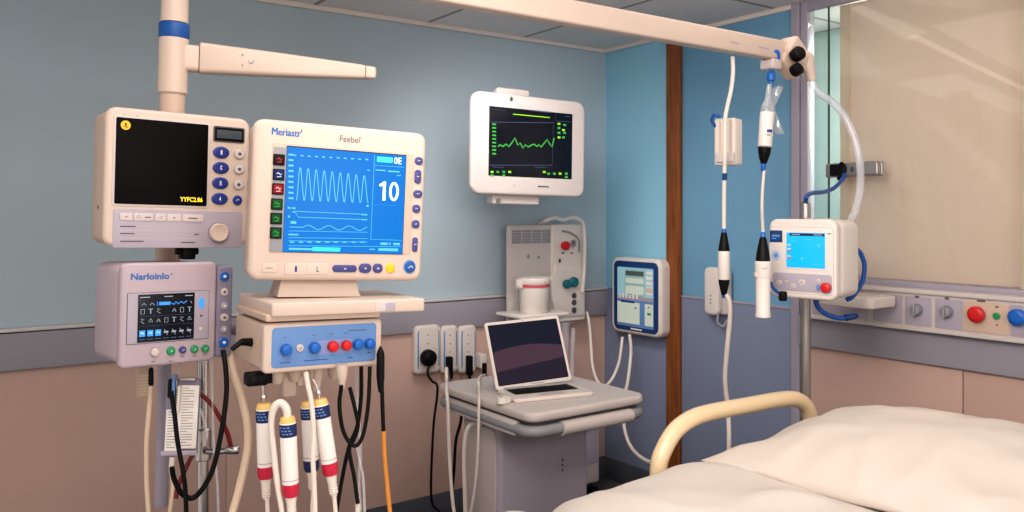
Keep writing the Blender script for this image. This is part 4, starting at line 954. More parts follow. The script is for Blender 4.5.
m = MB(); m.lathe('white', [(rk*.86, 0), (rk*.9, .004), (rk, hk*.78), (rk*.97, hk*.8)], seg=28); m.build('body', t)
m = MB(); m.lathe(mat('rose_band', (200, 84, 96), .45), [(rk+.001, hk*.745), (rk+.004, hk*.75), (rk+.004, hk*.82), (rk+.001, hk*.825)], seg=28); m.build('band', t, 'rose red band')
m = MB(); m.lathe('white', [(rk*.98, hk*.8), (rk*1.05, hk*.86), (rk*1.08, hk*.93), (rk*1.05, hk), (rk*.6, hk*1.02)], seg=28); m.build('lid', t)
m = MB(); m.tube('grey', [(-rk, 0, hk*.85), (-rk-.03, -.01, hk*.75), (-rk-.035, -.01, hk*.45), (-rk-.05, -.01, hk*.3)], .004, 8); m.slab('white', -rk-.03, -rk+.005, hk*.72, hk*.98, -.012, .012, .006, .003); m.build('hook_handle', t); m = MB(); m.slab('white', rk-.005, rk+.04, hk*.88, hk*1.0, -.012, .012, .006, .003); m.build('lug', t)

# ---- bin in the corner
o = P(590, 478, 4.45); FBn = Frame((o.x, o.y, 0), A)
t = thing('bedside_cabinet', 'small pale wheeled cabinet in the corner behind the cart', 'cabinet', FBn)
m = MB(); m.slab('softwhite', -.25, .075, 0, .22, .09, .40, .02, .008, 'z'); m.build('body', t)
m = MB(); m.slab('lav', -.23, .055, .2, .38, -.006, .002, .008, .002); m.build('drawer', t)
for x, y in ((-.22, .03), (.05, .03), (-.22, .19), (.05, .19)):
    m = MB(); m.lathe('black', [(.03, -.012), (.033, -.008), (.033, .008), (.03, .012)], T(x, y, .033) @ RY(90), 14); m.box('dgrey', x-.012, x+.012, y-.01, y+.01, .045, .092, .002); m.build('caster', t)
m = MB(); m.tube('hose', [(-.12, .1, .40), (-.10, -.01, .44), (.02, -.02, .42), (.085, .02, .46), (.09, .1, .52), (.09, .16, .53)], .01, 8); m.build('hose_loop', t)

# ---- blue framed device on the right wall
def K10(x, y): return (605 + x / 5.387, 250 + y / 5.387)
yd = -.095
x0, z0 = FR.at(*K10(32, 465), yd); x1, z1 = FR.at(*K10(302, 30), yd)
zb = (FR.at(*K10(35, 445), yd)[1] + FR.at(*K10(300, 470), yd)[1]) / 2; zt_ = (FR.at(*K10(35, 55), yd)[1] + FR.at(*K10(300, 32), yd)[1]) / 2
FDv = Frame(FR.pt(x0, yd, zb), A - R(90)); wd_, hd_ = x1 - x0, zt_ - zb
t = thing('wall_tablet', 'upright white wall device with a navy framed display left of the wooden post', 'display device', FDv)
m = MB(); m.slab('white', 0, wd_, 0, hd_, 0, -yd-.003, .05, .02, seg=5, cseg=8); m.build('casing', t)
def fu(u, v): return wd_ * u, hd_ * (1 - v)
m = MB(); m.slab('bluedk', wd_*.07, wd_*.95, hd_*.045, hd_*.955, -.003, .003, .035, .002, cseg=8); m.build('navy_frame', t)
scr = MB()
def dr(mm, u0, u1, v0, v1, y=-.0042): scr.rect(mm, u0*wd_, u1*wd_, (1-v1)*hd_, (1-v0)*hd_, y)
pg = mat('pale_green_page', (150, 180, 170), .3, emit=.22, erg=(170, 200, 185)); pg2 = mat('pale_page', (186, 198, 188), .3, emit=.25, erg=(205, 214, 196)); pg3 = mat('olive_bar', (90, 104, 100), .3); pg4 = mat('pale_cyan_page', (150, 190, 200), .3, emit=.22, erg=(165, 205, 215))
scr.slab('bluepnl', wd_*.14, wd_*.87, hd_*.10, hd_*.88, -.0038, 0, .01, .001)
dr(pg4, .15, .86, .13, .5); dr(pg, .30, .70, .15, .5); dr(pg3, .32, .68, .17, .23, -.0046); dr(pg2, .32, .68, .26, .33, -.0046); dr(pg2, .32, .68, .36, .47, -.0046)
dr(pg2, .15, .60, .58, .86); dr(pg2, .70, .86, .58, .86); dr('bluedk', .22, .5, .565, .59, -.005)
dr('lav', .15, .86, .5, .55, -.0046)
for i in range(6): dr('label', .18 + i*.07, .215 + i*.07, .49 - (i % 3)*.02, .53, -.005)
for i in range(5): dr(pg4, .17, .28, .16 + .065*i, .20 + .065*i, -.0046); dr('label', .73, .85, .16 + .065*i, .20 + .065*i, -.0046)
dr('tan', .73, .85, .37, .43, -.005); dr('greenb', .75, .82, .69, .72, -.005); dr('red', .76, .79, .61, .63, -.005); dr('print', .5, .54, .64, .66, -.005)
scr.build('screen', t, 'pale display page')
m = MB(); m.ribbon('label', [(wd_*.42, hd_*.075), (wd_*.64, hd_*.075)], .008, -.0035); m.build('marking', t)
cable('white_hose', 'white cable from the wall device down and over to the bed rail', 'cable', [P(629.5, 334, 4.50), P(631, 352, 4.48), P(628, 380, 4.42), P(624, 400, 4.36), P(624, 425, 4.3), P(630, 445, 4.24), P(642, 458, 4.15), P(660, 466, 4.05)], .009, 'hose')
# ================================================================ right side
# ---- handset holder on the blue wall
x0, zb = FR.at(706, 314, -.06); x1, zt_ = FR.at(727, 268, -.06)
FHn = Frame(FR.pt(x0, -.06, zb), A - R(90)); ww, hh = x1 - x0, zt_ - zb
t = thing('wall_holder', 'small white wall handset behind the black and white inline probe', 'wall handset', FHn)
m = MB(); m.slab('softwhite', ww*.05, ww*.95, hh*.02, hh*.98, .015, .047, .02, .006); m.build('back_plate', t)
m = MB(); m.slab('white', 0, ww*.7, 0, hh, -.02, .02, .03, .014); m.build('handset', t)
m = MB()
for i in range(3): m.oval('lav', ww*.35, -.02, hh*(.25 + .08*i), .008, .005, .001)
m.build('buttons', t)
m = MB(); m.tube('grey', [(ww*.6, .0, .01), (ww*.62, -.01, -.03), (ww*.8, .0, -.05), (ww*.9, .02, -.02)], .006, 8); m.build('cord', t)

# ---- boom arm
o = P(786, 53, 3.22); FBm = Frame(o, A)
bmz = o.z
t = thing('boom_arm', 'long white overhead boom arm with a jointed head and two black knobs', 'ceiling arm', FBm)
m = MB(); m.slab('cream', -.026, .026, -.036, .040, -2.15, .0, .008, .005, 'x'); m.build('beam', t)
for x, wd in ((-.36, .05), (-.2, .06)): m = MB(); m.ribbon('lav', [(x, -.004), (x+wd, -.006)], .006, -.0265); m.build('marking', t)
m = MB(); m.lathe('cream', [(.05, -.05), (.055, -.04), (.055, CEIL-bmz-.03), (.12, CEIL-bmz-.02), (.12, CEIL-bmz)], T(-2.12, 0, 0), 24); m.build('ceiling_mount', t)
def KB(x, y): return (735 + x / 4.657, 25 + y / 4.657)
XH = T(.02, -.01, 0) @ RY(38)
m = MB(); m.slab('cream', -.055, .075, -.042, .045, -.04, .035, .022, .012, X=XH); m.slab('cream2', -.05, .07, -.085, -.035, -.028, .03, .02, .01, X=XH); m.build('head', t)
for px_, py_, a_ in ((796.5, 55, 0), (795.5, 70.5, 0)):
    c = FBm.inv(P(px_, py_, 3.16)); m = MB(); X_ = T(*c) @ RZ(-10) @ RX(70)
    m.lathe('black', [(.02, -.012), (.027, -.01), (.028, .02), (.022, .027), (.012, .029)] if py_ < 60 else [(.02, -.01), (.024, -.008), (.024, .02), (.018, .024)], X_, 12); m.build('black_knob', t)
n0, n1, n2, n3 = [FBm.inv(P(*q)) for q in ((799, 62, 3.22), (807, 57, 3.22), (809, 68, 3.22), (812, 81, 3.22))]
m = MB(); m.tube('cream', [n0, n1, n2, n3], [.028, .024, .022, .017], 16); m.build('nozzle', t)
h0, h1 = FBm.inv(P(770, 60, 3.17)), FBm.inv(P(771, 68, 3.17))
m = MB(); m.slab('pale', h0.x-.03, h0.x+.03, h1.z-.008, h0.z, -.03, .03, .01, .006); m.build('hook_block', t)
c0 = FBm.inv(P(774.5, 57, 3.15)); m = MB(); m.tube('bluek', [c0 + Vector((-.012, 0, .018)), c0 + Vector((.004, -.01, .02)), c0 + Vector((.014, -.008, .0)), c0 + Vector((.018, 0, -.02))], .007, 8); m.build('blue_clip', t, 'blue clip')

# ---- clear hose from boom head
cable('clear_hose', 'thick translucent hose curving from the boom head down behind the pump', 'hose', [P(811.7, 81.5, 3.22), P(818, 92, 3.22), P(832, 102, 3.22), P(845, 117, 3.22), P(855, 140, 3.20), P(860, 165, 3.18), P(860, 190, 3.15), P(856, 208, 3.12), P(851, 220, 3.08), P(846, 232, 3.06)], .0148, 'hoseclear', seg=14)

# ---- hanging white box with hose
o = P(728, 165, 3.03); FHb = Frame(o, R(-38))
t = thing('hanging_box', 'white box clipped on the hose hanging from the boom arm', 'hose box', FHb)
a0 = FHb.at(714, 140)[0]; a1 = FHb.at(735, 140)[0]; hb_ = FHb.at(725, 118)[1]
m = MB(); m.slab('white', a0, a1, 0, hb_, 0, .07, .010, .006); m.build('body', t)
am = (a0 + a1) / 2
m = MB(); m.slab('cream2', am-.018, am-.012, .02, hb_-.01, -.004, .004, .002, .001); m.slab('cream2', am+.022, am+.028, .02, hb_-.01, -.004, .004, .002, .001); m.slab('softwhite', am-.03, am+.04, .01, .045, -.014, .004, .004, .003); m.build('front_channel', t)
m = MB(); m.tube('bluecbl', [(a0+.004, .005, hb_-.03), (a0-.004, -.01, hb_-.005), (a0+.012, -.014, hb_+.014), (a0+.03, -.006, hb_+.004)], .006, 8); m.build('blue_loop', t, 'blue loop')
t = thing('inline_probe', 'black and white probe on the hose hanging below the white box', 'probe', Frame(P(724, 262, 3.0), 0)); FIp = Frame(P(724, 262, 3.0), 0)
pz = 3.0 / FPX
def pc(py): return (262 - py) * pz
m = MB(); m.lathe('black', [(.008, pc(232)), (.011, pc(234)), (.020, pc(249)), (.020, pc(251))], seg=20); m.build('upper_grip', t, 'black upper cone')
m = MB(); m.lathe('white', [(.020, pc(251)), (.0215, pc(252)), (.0215, pc(278)), (.020, pc(279.5))], seg=20); m.build('barrel', t)
m = MB(); m.lathe('black', [(.020, pc(279)), (.019, pc(283)), (.010, pc(294)), (.007, pc(296))], seg=20); m.build('lower_grip', t, 'black lower cone')
m = MB(); m.lathe('bluek', [(.006, pc(228)), (.0085, pc(229)), (.0085, pc(233))], seg=14); m.lathe('bluek', [(.0085, pc(293)), (.0085, pc(297)), (.006, pc(298))], seg=14); m.build('blue_rings', t, 'blue rings')
cable('white_hose', 'white hose running from the boom arm through the white box to the inline probe', 'hose', [P(732.5, 57, 3.05), P(733, 72, 3.03), P(731, 90, 3.01), P(727, 108, 2.985), P(725, 122, 2.965), P(725, 150, 2.96), P(724.5, 170, 2.975), P(724, 200, 2.99), P(724, 230, 3.0)], .0075, 'hose', seg=12)
cable('blue_sleeve', 'blue sleeve on the hose just below the white box', 'sleeve', [P(724.7, 173, 2.976), P(724.6, 180, 2.98)], .009, 'bluedk', seg=12)
cable('white_hose', 'white hose hanging down from the inline probe behind the bed rail', 'hose', [P(724.5, 294, 3.0), P(729, 300, 3.0), P(730, 318, 3.02), P(727, 350, 3.06), P(725, 380, 3.1), P(728, 410, 3.12), P(729, 440, 3.1), P(728, 480, 3.1), P(726, 560, 3.1), P(720, 612, 3.08), P(700, 622, 3.1)], .0088, 'hose', seg=12)

# ---- drip set
o = P(770, 100, 3.15); FDr = Frame(o, 0)
dz = 3.15 / FPX
def dd(px_, py_): return (px_ - 770) * dz, (100 - py_) * dz
t = thing('drip_chamber', 'clear drip bottle with white label and black cone hanging from the boom head', 'infusion drip', FDr)
RT = R(-4)
ax0, az0 = dd(771, 72); ax1, az1 = dd(766, 98)
m = MB(); m.lathe('bluek', [(.012, .0), (.016, .003), (.016, .026), (.011, .03), (.008, .040)], T(ax0, 0, dd(0, 81)[1]), 14); m.lathe('bluek', [(.009, 0), (.009, .04)], T(ax0, 0, dd(0, 84)[1]), 12); m.build('blue_connector', t, 'blue connector')
XB = T(dd(766.5, 122)[0], 0, dd(0, 122)[1]) @ RY(4)
q = lambda py_: (122 - py_) * dz
m = MB(); m.lathe('clear', [(.008, q(84)), (.010, q(92)), (.012, q(99)), (.024, q(106)), (.026, q(111)), (.026, q(147)), (.022, q(149))], XB, 24); m.build('bottle', t, 'clear bottle')
m = MB(); m.lathe('label', [(.0255, q(112)), (.0265, q(112.5)), (.0265, q(146)), (.0255, q(146.5))], XB, 24)
m.box('blue', -.004, .016, -.0278, -.0262, q(133), q(130), .0003, X=XB); m.box('print', -.004, .010, -.0278, -.0262, q(136), q(135), .0003, X=XB); m.build('label', t, 'white label with small blue print')
m = MB(); m.lathe('black', [(.024, q(146.5)), (.025, q(148)), (.022, q(154)), (.012, q(163)), (.009, q(164))], XB, 20)
for k_ in range(4): m.lathe('black', [(.0245-.002*k_, q(149+3*k_)), (.0255-.002*k_, q(149.6+3*k_)), (.0235-.002*k_, q(150.2+3*k_))], XB, 20)
m.build('cone', t, 'black ribbed cone')
m = MB(); m.lathe('bluek', [(.006, q(163)), (.0095, q(164)), (.0095, q(170)), (.006, q(172))], XB, 14); m.build('lower_connector', t, 'blue connector')
# crumpled clear wrapper
m = MB(); k = m.mi('clear'); nx, nz = 8, 12; V = []
for j in range(nz + 1):
    v = j / nz; row = []
    for i in range(nx + 1):
        u = i / nx
        wdt = 18 * (1 - .45 * math.sin(v * 3.1)) if v < .5 else 10 + 11 * (v - .5) * 2
        pxx = 769 + (u) * wdt - (2 if v > .4 else 0); pyy = 86 + v * 46 + 3 * u * (v - .4)
        xx, zz = dd(pxx, pyy); row.append(m.bm.verts.new((xx, .03 + .018 * noise.noise(Vector((u*3, v*5, 1.3))), zz + .006 * noise.noise(Vector((u*4, v*4, 7))))))
    V.append(row)
for j in range(nz):
    for i in range(nx): m.face((V[j][i], V[j][i+1], V[j+1][i+1], V[j+1][i]), k)
wo = m.build('wrapper', t, 'crumpled clear wrapper')
sm_ = wo.modifiers.new('thickness', 'SOLIDIFY'); sm_.thickness = .0012
cable('white_hose', 'white line from the drip bottle down to the long white probe', 'line', [P(764.2, 170, 3.15), P(762.5, 190, 3.10), P(762, 210, 3.03), P(763, 231.5, 2.82)], .0058, 'hose', seg=12)
FPb = Frame(P(763, 280, 2.82), 0, 0); pz2 = 2.82 / FPX
pb = lambda py_: (280 - py_) * pz2
t = thing('white_probe', 'long white probe with a black cone hanging in front of the pump', 'probe', FPb)
m = MB(); m.lathe('bluek', [(.007, pb(232)), (.009, pb(233)), (.009, pb(239))], seg=14); m.build('blue_ring', t, 'blue ring')
m = MB(); m.lathe('black', [(.009, pb(237)), (.012, pb(239)), (.022, pb(254)), (.0245, pb(262))], seg=20); m.build('cone', t, 'black cone')
m = MB(); m.lathe('white', [(.024, pb(261)), (.0275, pb(262)), (.0275, pb(275)), (.026, pb(276.5)), (.026, pb(277.5)), (.0245, pb(278)), (.0235, pb(313)), (.0255, pb(314)), (.0255, pb(317)), (.02, pb(317.5))], seg=28)
m.box('pale', -.03, -.02, -.012, .012, pb(277), pb(272), .002); m.ribbon('lav', [(-.012, pb(268)), (.006, pb(268))], .004, -.0285); m.build('barrel', t)

# ---- pump and pole
def K11(x, y): return (755 + x / 4.452, 210 + y / 4.452)
o = P(768.5, 299.5, 2.95); FPm = Frame((o.x, o.y, 1.252), R(-46))
wp = FPm.at(836, 260)[0]; hp = .277
t = thing('infusion_pump', 'white pump with a lit cyan screen and red knob on the bedside pole', 'infusion pump', FPm)
m = MB(); m.slab('white', 0, wp, 0, hp, 0, .04, .03, .012, seg=5, cseg=8); m.slab('white', .002, wp-.001, .003, hp-.003, .038, .20, .035, .03, seg=5, cseg=8); m.build('casing', t)
a = fr_rect(FPm, K11, (64, 78), (350, 388)); a = (a[0], a[1], .018, hp-.028)
m = MB(); m.slab('lav', a[0], a[1]-.0, a[2], a[3], -.0008, .004, .014, .0008); m.slab('white', a[0]+.001, a[1]-.001, a[2]+.001, a[3]-.001, -.0014, .004, .013, .0008); m.build('front_plate', t)
s = fr_rect(FPm, K11, (142, 100), (314, 262)); sc_ = MB()
sc_.slab('white', s[0]-.006, s[1]+.006, s[2]-.008, s[3]+.006, -.003, .002, .004, .001); sc_.slab('screencyan', s[0], s[1], s[2], s[3], -.0036, 0, .002, .0003)
q11 = lambda cx, cy: FPm.at(*K11(cx, cy), -.004)
sc_.rect('navy', s[0]+.012, s[1]-.002, s[3]-.011, s[3]-.002, -.0042); sc_.ribbon('glowgrey', [(s[0]+.02, s[3]-.0065), (s[0]+.05, s[3]-.0065)], .003, -.0046); sc_.ribbon('glowgrey', [(s[1]-.04, s[3]-.0065), (s[1]-.01, s[3]-.0065)], .003, -.0046)
for cy, mm in ((155, 'yellow'), (172, 'label'), (185, 'red'), (205, 'yellow'), (214, 'red')): x, z = q11(152, cy); sc_.rect(mm, x-.006, x+.006, z-.002, z+.002, -.0042)
for cx, cy, wd in ((162, 122, .012), (182, 122, .008), (220, 132, .03), (155, 135, .02), (160, 236, .006), (260, 262-20, .03)): x, z = q11(cx, cy); sc_.ribbon('trace', [(x, z), (x+wd, z)], .002, -.0042)
for cx, cy in ((284, 158), (209, 216)): x, z = q11(cx, cy); sc_.rect('trace', x-.004, x+.004, z-.004, z+.004, -.0042)
sc_.build('screen', t, 'lit cyan screen')
x, z = FPm.at(*K11(95, 117)); m = MB(); m.slab('bluedk', x-.024, x+.024, z-.021, z+.021, -.0028, .001, .002, .0006); m.ribbon('bluepnl', [(x-.016, z+.002), (x+.014, z+.002)], .008, -.0032); m.ribbon('glowblue', [(x-.016, z-.008), (x+.002, z-.008)], .003, -.0032); m.build('badge', t, 'small blue badge')
x, z = FPm.at(*K11(96, 202)); m = MB(); m.oval(mat('pale_blue_key', (176, 198, 228), .4), x, -.001, z, .018, .018, .003); m.oval('bluepnl', x, -.0035, z, .008, .008, .001); m.build('round_key', t, 'pale blue round key')
l0 = FPm.at(*K11(80, 290)); l1 = FPm.at(*K11(340, 376))
m = MB(); m.slab('lav', l0[0], a[1]-.004, .025, .088, -.0022, .002, .012, .001); m.build('lower_panel', t, 'lavender lower panel')
for cx, cy, r_ in ((110, 322, .011), (140, 318, .006), (172, 338, .010), (210, 322, .013), (283, 315, .008)):
    x, z = FPm.at(*K11(cx, cy)); m = MB(); m.oval('pale', x, -.002, z, r_, r_*.8, .002); m.ribbon('print', [(x-r_*.4, z), (x+r_*.4, z)], .0016, -.0046); m.build('touch_key', t)
x, z = FPm.at(*K11(284, 346)); m = MB(); m.oval('bluepnl', x, -.002, z, .009, .010, .004); m.build('touch_key', t, 'blue key')
x, z = FPm.at(*K11(322, 345)); m = MB(); m.lathe('red', [(.016, 0), (.017, .004), (.0165, .016), (.012, .019), (.006, .0205)], FRONT(x, -.002, z), 22); m.build('red_knob', t)
m = MB(); x, z = FPm.at(*K11(332, 106)); m.ribbon('print', [(x-.01, z), (x+.006, z)], .003, -.0018); m.build('print_mark', t)
m = MB(); m.slab('lav', wp*.42, wp*.78, .05, .09, hp-.003, hp+.002, .01, .002, 'z'); m.build('top_grip', t)
pp = P(805.5, 300, 3.14); pl = FPm.inv(Vector((pp.x, pp.y, 1.4))); m = MB(); m.box('grey', pl.x-.02, pl.x+.02, .195, pl.y-.018, .09, .20, .004); m.build('pole_clamp', t)
m = MB(); cbl = [FPm.inv(P(*K11(*q), d_)) for q, d_ in (((72, 325), 2.90), ((80, 345), 2.87), ((100, 365), 2.85), ((120, 372), 2.84))]
m.tube('bluecbl', cbl, .006, 8); m.lathe('black', [(.012, -.015), (.014, -.01), (.014, .014), (.010, .018)], T(*FPm.inv(P(*K11(124, 385), 2.84))), 14); m.build('front_lead', t, 'short blue lead with black plug')
# pole
FPl = Frame((pp.x, pp.y, 0), 0)
t = thing('infusion_pole', 'satin metal pole behind the pump beside the bed', 'pole stand', FPl)
m = MB(); m.lathe('steel', [(.019, .06), (.019, 1.56), (.0175, 1.585), (.011, 1.59)], seg=24); m.build('pole', t)
m = MB(); m.lathe('dgrey', [(.2, 0), (.2, .02), (.06, .05), (.024, .07)], seg=28); m.build('base', t)
cable('blue_cable', 'blue cable from the pole top up to the black clamp on the glass', 'cable', [Vector((pp.x, pp.y, 1.593)), P(807, 196, 3.12), P(813, 193, 3.2), P(824, 192, 3.3), P(834, 188, 3.4), P(842, 180, 3.46), P(845, 174, 3.48)], .0085, 'bluecbl', seg=10)
cable('blue_cable', 'blue cable looping at the right side of the pump', 'cable', [P(856.5, 249, 2.98), P(861, 254, 2.98), P(864.5, 266, 2.98), P(862, 282, 2.98), P(853, 296, 2.98), P(846, 300, 2.99)], .0085, 'bluecbl', seg=10)
o = P(814.5, 299.5, 2.96); FCb = Frame(o, 0)
t = thing('blue_cable', 'blue cable with connector hanging under the pump', 'cable', FCb)
m = MB(); m.tube('bluecbl', [FCb.inv(P(*q, 2.96)) for q in ((815, 297), (818, 307), (826, 314), (838, 318), (848, 317.5))], .009, 10); m.build('lead', t)
m = MB(); c0, c1 = FCb.inv(P(845, 317.8, 2.96)), FCb.inv(P(855, 316, 2.96)); m.cyl('bluedk', c0, c1, .013, .011); m.cyl('navy', c1, c1 + (c1-c0)*.3, .008, .007); m.build('connector', t, 'dark blue connector')

# ---- bracket on the glass
gx0, gz0 = FR.at(825, 178, -.02); gx1, gz1 = FR.at(882, 162.5, -.02)
gz0 = FR.at(850, 177, -.02)[1]; gz1 = FR.at(850, 162.5, -.02)[1]
FGl = Frame(FR.pt(gx0, 0, gz0), A - R(90)); gw, gh = gx1 - gx0, gz1 - gz0
t = thing('glass_bracket', 'grey metal bracket with a black clamp mounted on the window glass', 'bracket', FGl)
m = MB(); m.slab('steel', 0, gw, 0, gh, -.018, -.003, .008, .004); m.build('back_plate', t)
m = MB(); m.slab('steel', gw*.42, gw*.98, gh*.02, gh*.98, -.045, -.017, .012, .006); m.oval('dgrey', gw*.55, -.045, gh*.5, .008, .011, .003); m.oval('grey', gw*.66, -.045, gh*.48, .02, .004, .002); m.build('arm_block', t)
m = MB(); k = m.mi('black'); m.slab('black', gw*.13, gw*.40, gh*.12, gh*.9, -.04, -.016, .006, .004); m.tube('black', [(gw*.34, -.04, gh*.95), (gw*.40, -.046, gh*.6), (gw*.37, -.046, gh*.2), (gw*.34, -.05, -.015)], [.010, .014, .016, .012], 10); m.build('clamp', t, 'black clamp')

# ---- headwall service panel
def tR(px_, y=-.07): return FR.at(px_, 300, y)[0]
t = thing('headwall_panel', 'pale service panel strip with dials and buttons on the wall above the bed', 'service panel', FR)
HZ0, HZ1, PD = 1.088, 1.245, .07
m = MB(); m.slab('softwhite', X4+.02, XE, HZ0, HZ1, -PD, -.0005, .006, .004); m.build('body', t)
m = MB(); m.slab('softwhite', X4+.01, XE, HZ1-.014, HZ1+.004, -PD-.012, -.0005, .004, .003); m.build('top_cap', t)
m = MB(); m.slab('softwhite', X4+.01, XE, HZ0-.004, HZ0+.012, -PD-.012, -.0005, .004, .003); m.build('lower_lip', t)
YP = -PD - .004
def module(x0p, x1p, mm):
    a0, a1 = tR(x0p, YP), tR(x1p, YP); m = MB(); m.slab(mm, a0, a1, HZ0+.018, HZ1-.026, YP, -PD+.01, .004, .002); m.build('module_plate', t, {'lav': 'lavender plate', 'cream2': 'cream plate'}[mm]); return a0, a1
for x0p, x1p, mm in ((812, 868, 'lav'), (873, 902, 'lav'), (905, 931, 'lav'), (935, 962, 'lav'), (963.5, 1009, 'cream2'), (1010.5, 1060, 'lav')): module(x0p, x1p, mm)
for px_, py_ in ((917, 310), (947, 312)):
    x, z = FR.at(px_, py_, YP); m = MB(); m.lathe('lavdk', [(.026, 0), (.026, .004)], FRONT(x, YP, z), 20); m.lathe('grey', [(.021, 0), (.019, .018), (.014, .02)], FRONT(x, YP-.003, z), 16); m.box('grey', x-.005, x+.005, YP-.034, YP-.018, z-.024, z+.024, .003); m.build('dial', t, 'grey rotary dial')
    m = MB(); m.ribbon('print', [(x-.008, z+.052), (x+.008, z+.052)], .008, YP-.0006); m.build('dial_legend', t)
for px_, py_, mm, r_, h_ in ((978.5, 314, 'red', .030, .03), (997, 316, 'greenb', .0125, .008), (1019.5, 317, 'bluek', .030, .03)):
    x, z = FR.at(px_, py_, YP); m = MB(); m.lathe(mm, [(r_*.7, 0), (r_*.7, h_*.4), (r_, h_*.45), (r_, h_*.85), (r_*.85, h_), (r_*.5, h_*1.08)], FRONT(x, YP, z), 24); m.build('button', t, {'red': 'big red button', 'greenb': 'small green button', 'bluek': 'blue button'}[mm])
m = MB()
for px_, py_, wd in ((981, 301, .03), (997, 307, .012), (997, 325, .006)): x, z = FR.at(px_, py_, YP); m.ribbon('print', [(x-wd/2, z), (x+wd/2, z)], .006, YP-.0006)
x, z = FR.at(884, 302, YP); m.ribbon('print', [(x-.012, z), (x+.012, z)], .004, YP-.0006)
m.build('legends', t)
# tray on the panel
yt = -PD - .005
a0, a1 = FR.at(820, 305, -.26)[0], FR.at(884, 305, -.2)[0]
zt_ = FR.at(890, 297.5, -.2)[1]
FTy = Frame(FR.pt(a0, -.292, zt_ - .045), A - R(90)); tw = a1 - a0
t = thing('bedside_tray', 'white tray with a sunken top on the service panel behind the pump', 'tray', FTy)
m = MB(); m.slab('white', 0, tw, 0, .2, 0, .045, .035, .008, 'z', cseg=8); m.build('tray_body', t)
m = MB(); m.slab('pale', .03, tw-.05, .03, .17, .044, .0455, .03, .0006, 'z', cseg=8); m.build('sunken_top', t)
m = MB(); m.box('white', tw*.3, tw*.7, .195, .208, .0, .04, .002); m.build('bracket', t)

# ================================================================ bed
FB = Frame((.518, 2.40, 0), A)
t = thing('hospital_bed', 'hospital bed with a looped beige side rail below the window', 'bed', FB)
m = MB(); m.slab('softwhite', -1.5, .66, -.98, -.05, .50, .60, .03, .01, 'z'); m.build('frame', t)
m = MB(); m.slab('linen', -1.48, .66, -.97, -.045, .60, .79, .07, .05, 'z'); m.build('mattress', t)
for x in (-1.35, .5):
    for y in (-.88, -.15):
        m = MB(); m.cyl('grey', (x, y, .06), (x, y, .51), .03); m.lathe('black', [(.05, -.015), (.055, -.01), (.055, .01), (.05, .015)], T(x, y, .055) @ RX(90), 18); m.build('leg', t)
ry = .045
def rp(px_, py_): x, z = FB.at(px_, py_, ry); return (x, ry, z)
def KR(x, y): return (480 + x / 1.882, 370 + y / 1.882)
l_ = rp(*KR(336, 185)); 
pts = [(l_[0]+.005, ry, .55), (l_[0]+.002, ry, .70), l_, rp(*KR(346, 150)), rp(*KR(367, 115)), rp(*KR(397, 92)), rp(*KR(432, 80))]
pts += [rp(*KR(500, 67)), rp(*KR(560, 56)), rp(*KR(590, 54)), rp(*KR(608, 62)), rp(*KR(619, 80)), rp(*KR(625, 110))]
e_ = pts[-1]; pts += [(e_[0]+.004, ry, .75), (e_[0]+.004, ry, .55)]
m = MB(); m.tube('railm', pts, .0255, 18, sub=8); m.build('side_rail', t, 'looped beige side rail')
m = MB(); m.box('grey', -.14, .58, -.06, .07, .53, .57, .006); m.build('rail_mount', t)

# duvet
def fold(x, y, s=1):
    v = Vector((x*3.2 + .9*y, y*2.2 - .5*x, 2.7)); a_ = noise.noise(v)
    b_ = noise.noise(Vector((x*7 + y*3, y*4.5, 9.1)))
    c_ = 1 - abs(noise.noise(Vector((x*4.0 + y*2.5, y*5 - x*2, 4.4))))
    return .020*a_ + .010*b_ + .020*(c_*c_ - .6)
prof = [(.012, .52), (.014, .64), (.012, .73), (.004, .775), (-.02, .806), (-.06, .822), (-.12, .829), (-.22, .832)]
prof += [(-.22 - .065*i, .832) for i in range(1, 11)] + [(-.93, .825), (-.98, .80), (-1.005, .75), (-1.012, .66), (-1.012, .54)]
cp_, _ = catmull([(0, a_, b_) for a_, b_ in prof], 3)
m = MB(); k = m.mi('linen'); V = []
NX = 110
for i in range(NX + 1):
    x = -1.52 + 1.72 * i / NX; row = []
    for p in cp_:
        y, z = p.y, p.z
        wgt = max(0, min(1, (z - .70) / .08)); dn = fold(x, y)
        zz = z + dn * wgt + .028 * math.exp(-((x + .72) / .12) ** 2 - ((y + .06) / .10) ** 2) * wgt
        zz += .02 * math.exp(-((x + .10) / .25) ** 2 - ((y + .2) / .25) ** 2) * wgt
        zz -= .045 * math.exp(-((x + .575) / .055) ** 2 - ((y + .02) / .10) ** 2) * wgt
        if wgt < 1: y += (1 - wgt) * .008 * math.sin(x * 17 + z * 3)
        if i == 0: zz -= .03
        row.append(m.bm.verts.new((x, y, zz)))
    V.append(row)
for i in range(NX):
    for j in range(len(cp_) - 1): m.face((V[i][j], V[i][j+1], V[i+1][j+1], V[i+1][j]), k)
o = m.build('duvet', None, None, 60); o.location = FB.loc; o.rotation_euler = (0, 0, A)
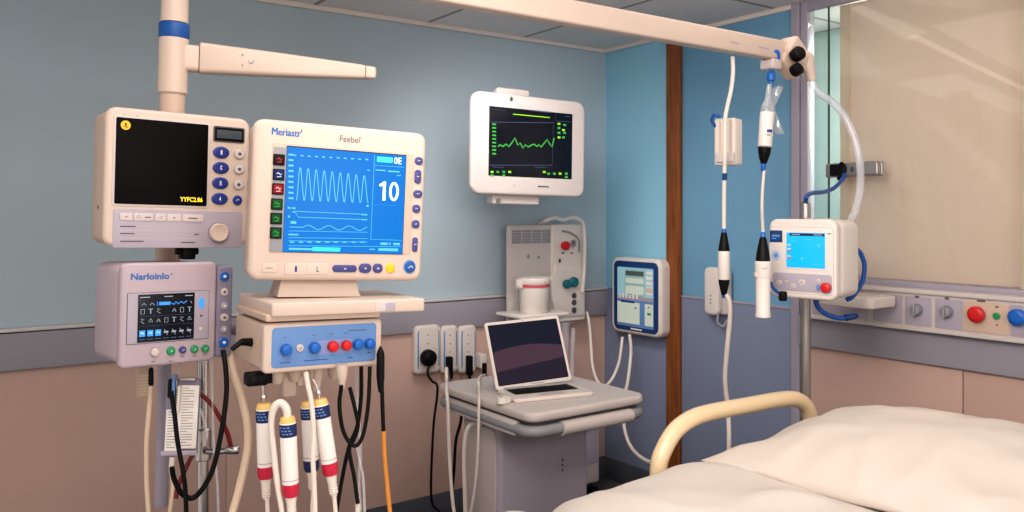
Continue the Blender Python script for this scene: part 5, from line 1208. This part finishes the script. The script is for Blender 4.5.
so = o.modifiers.new('thickness', 'SOLIDIFY'); so.thickness = .012; so.offset = -1
tag(o, 'rumpled white duvet spread over the bed', 'duvet')

# pillow
m = MB(); k = m.mi('pillow'); NU, NV = 72, 84
pa_, pb_, pcx, pcy, ptk = .335, .47, .36, -.485, .172
def pill(u, v, top):
    eu, ev = abs(u), abs(v)
    x = pcx + pa_ * u * (1 - .05 * (1 - ev ** 2) * eu ** 4); y = pcy + pb_ * v * (1 - .05 * (1 - eu ** 2) * ev ** 4)
    body = max(0, (1 - eu ** 2.4)) ** .6 * max(0, (1 - ev ** 2.3)) ** .8
    wr = fold(x * 1.3 + 3, y * 1.3 + 1) * .45 + .006 * noise.noise(Vector((x*9 - y*6, y*5, 3.1)))
    edge = (1 - body)
    pleat = .010 * math.sin(9 * math.atan2(v, u) + 3 * noise.noise(Vector((u*2, v*2, 0)))) * edge * (eu > .3 or ev > .3) * min(1, body * 6)
    skew = .018 * u
    z0 = .868 + .018 * u - .018 * v
    z0 += .012 * noise.noise(Vector((x*7, y*7, 5.5))) * (1 - body)
    if top: return Vector((x, y, z0 + ptk * .70 * body * (1 + .12 * u) + (wr + pleat) * min(1, body * 4)))
    return Vector((x, y, z0 - min(.03 + .018*u, ptk * .5 * body)))
def warp(t_): return math.copysign(1 - (1 - abs(t_)) ** 1.5, t_)
us = [warp(-1 + 2 * i / NU) for i in range(NU + 1)]; vs = [warp(-1 + 2 * j / NV) for j in range(NV + 1)]
TP = [[m.bm.verts.new(pill(u, v, True)) for v in vs] for u in us]
BT = [[TP[i][j] if i in (0, NU) or j in (0, NV) else m.bm.verts.new(pill(us[i], vs[j], False)) for j in range(NV + 1)] for i in range(NU + 1)]
for i in range(NU):
    for j in range(NV):
        m.face((TP[i][j], TP[i+1][j], TP[i+1][j+1], TP[i][j+1]), k); m.face((BT[i][j], BT[i][j+1], BT[i+1][j+1], BT[i+1][j]), k)
o = m.build('pillow', None, None, 70); o.location = FB.loc; o.rotation_euler = (0, 0, A)
tag(o, 'large plump white pillow at the head of the bed', 'pillow')
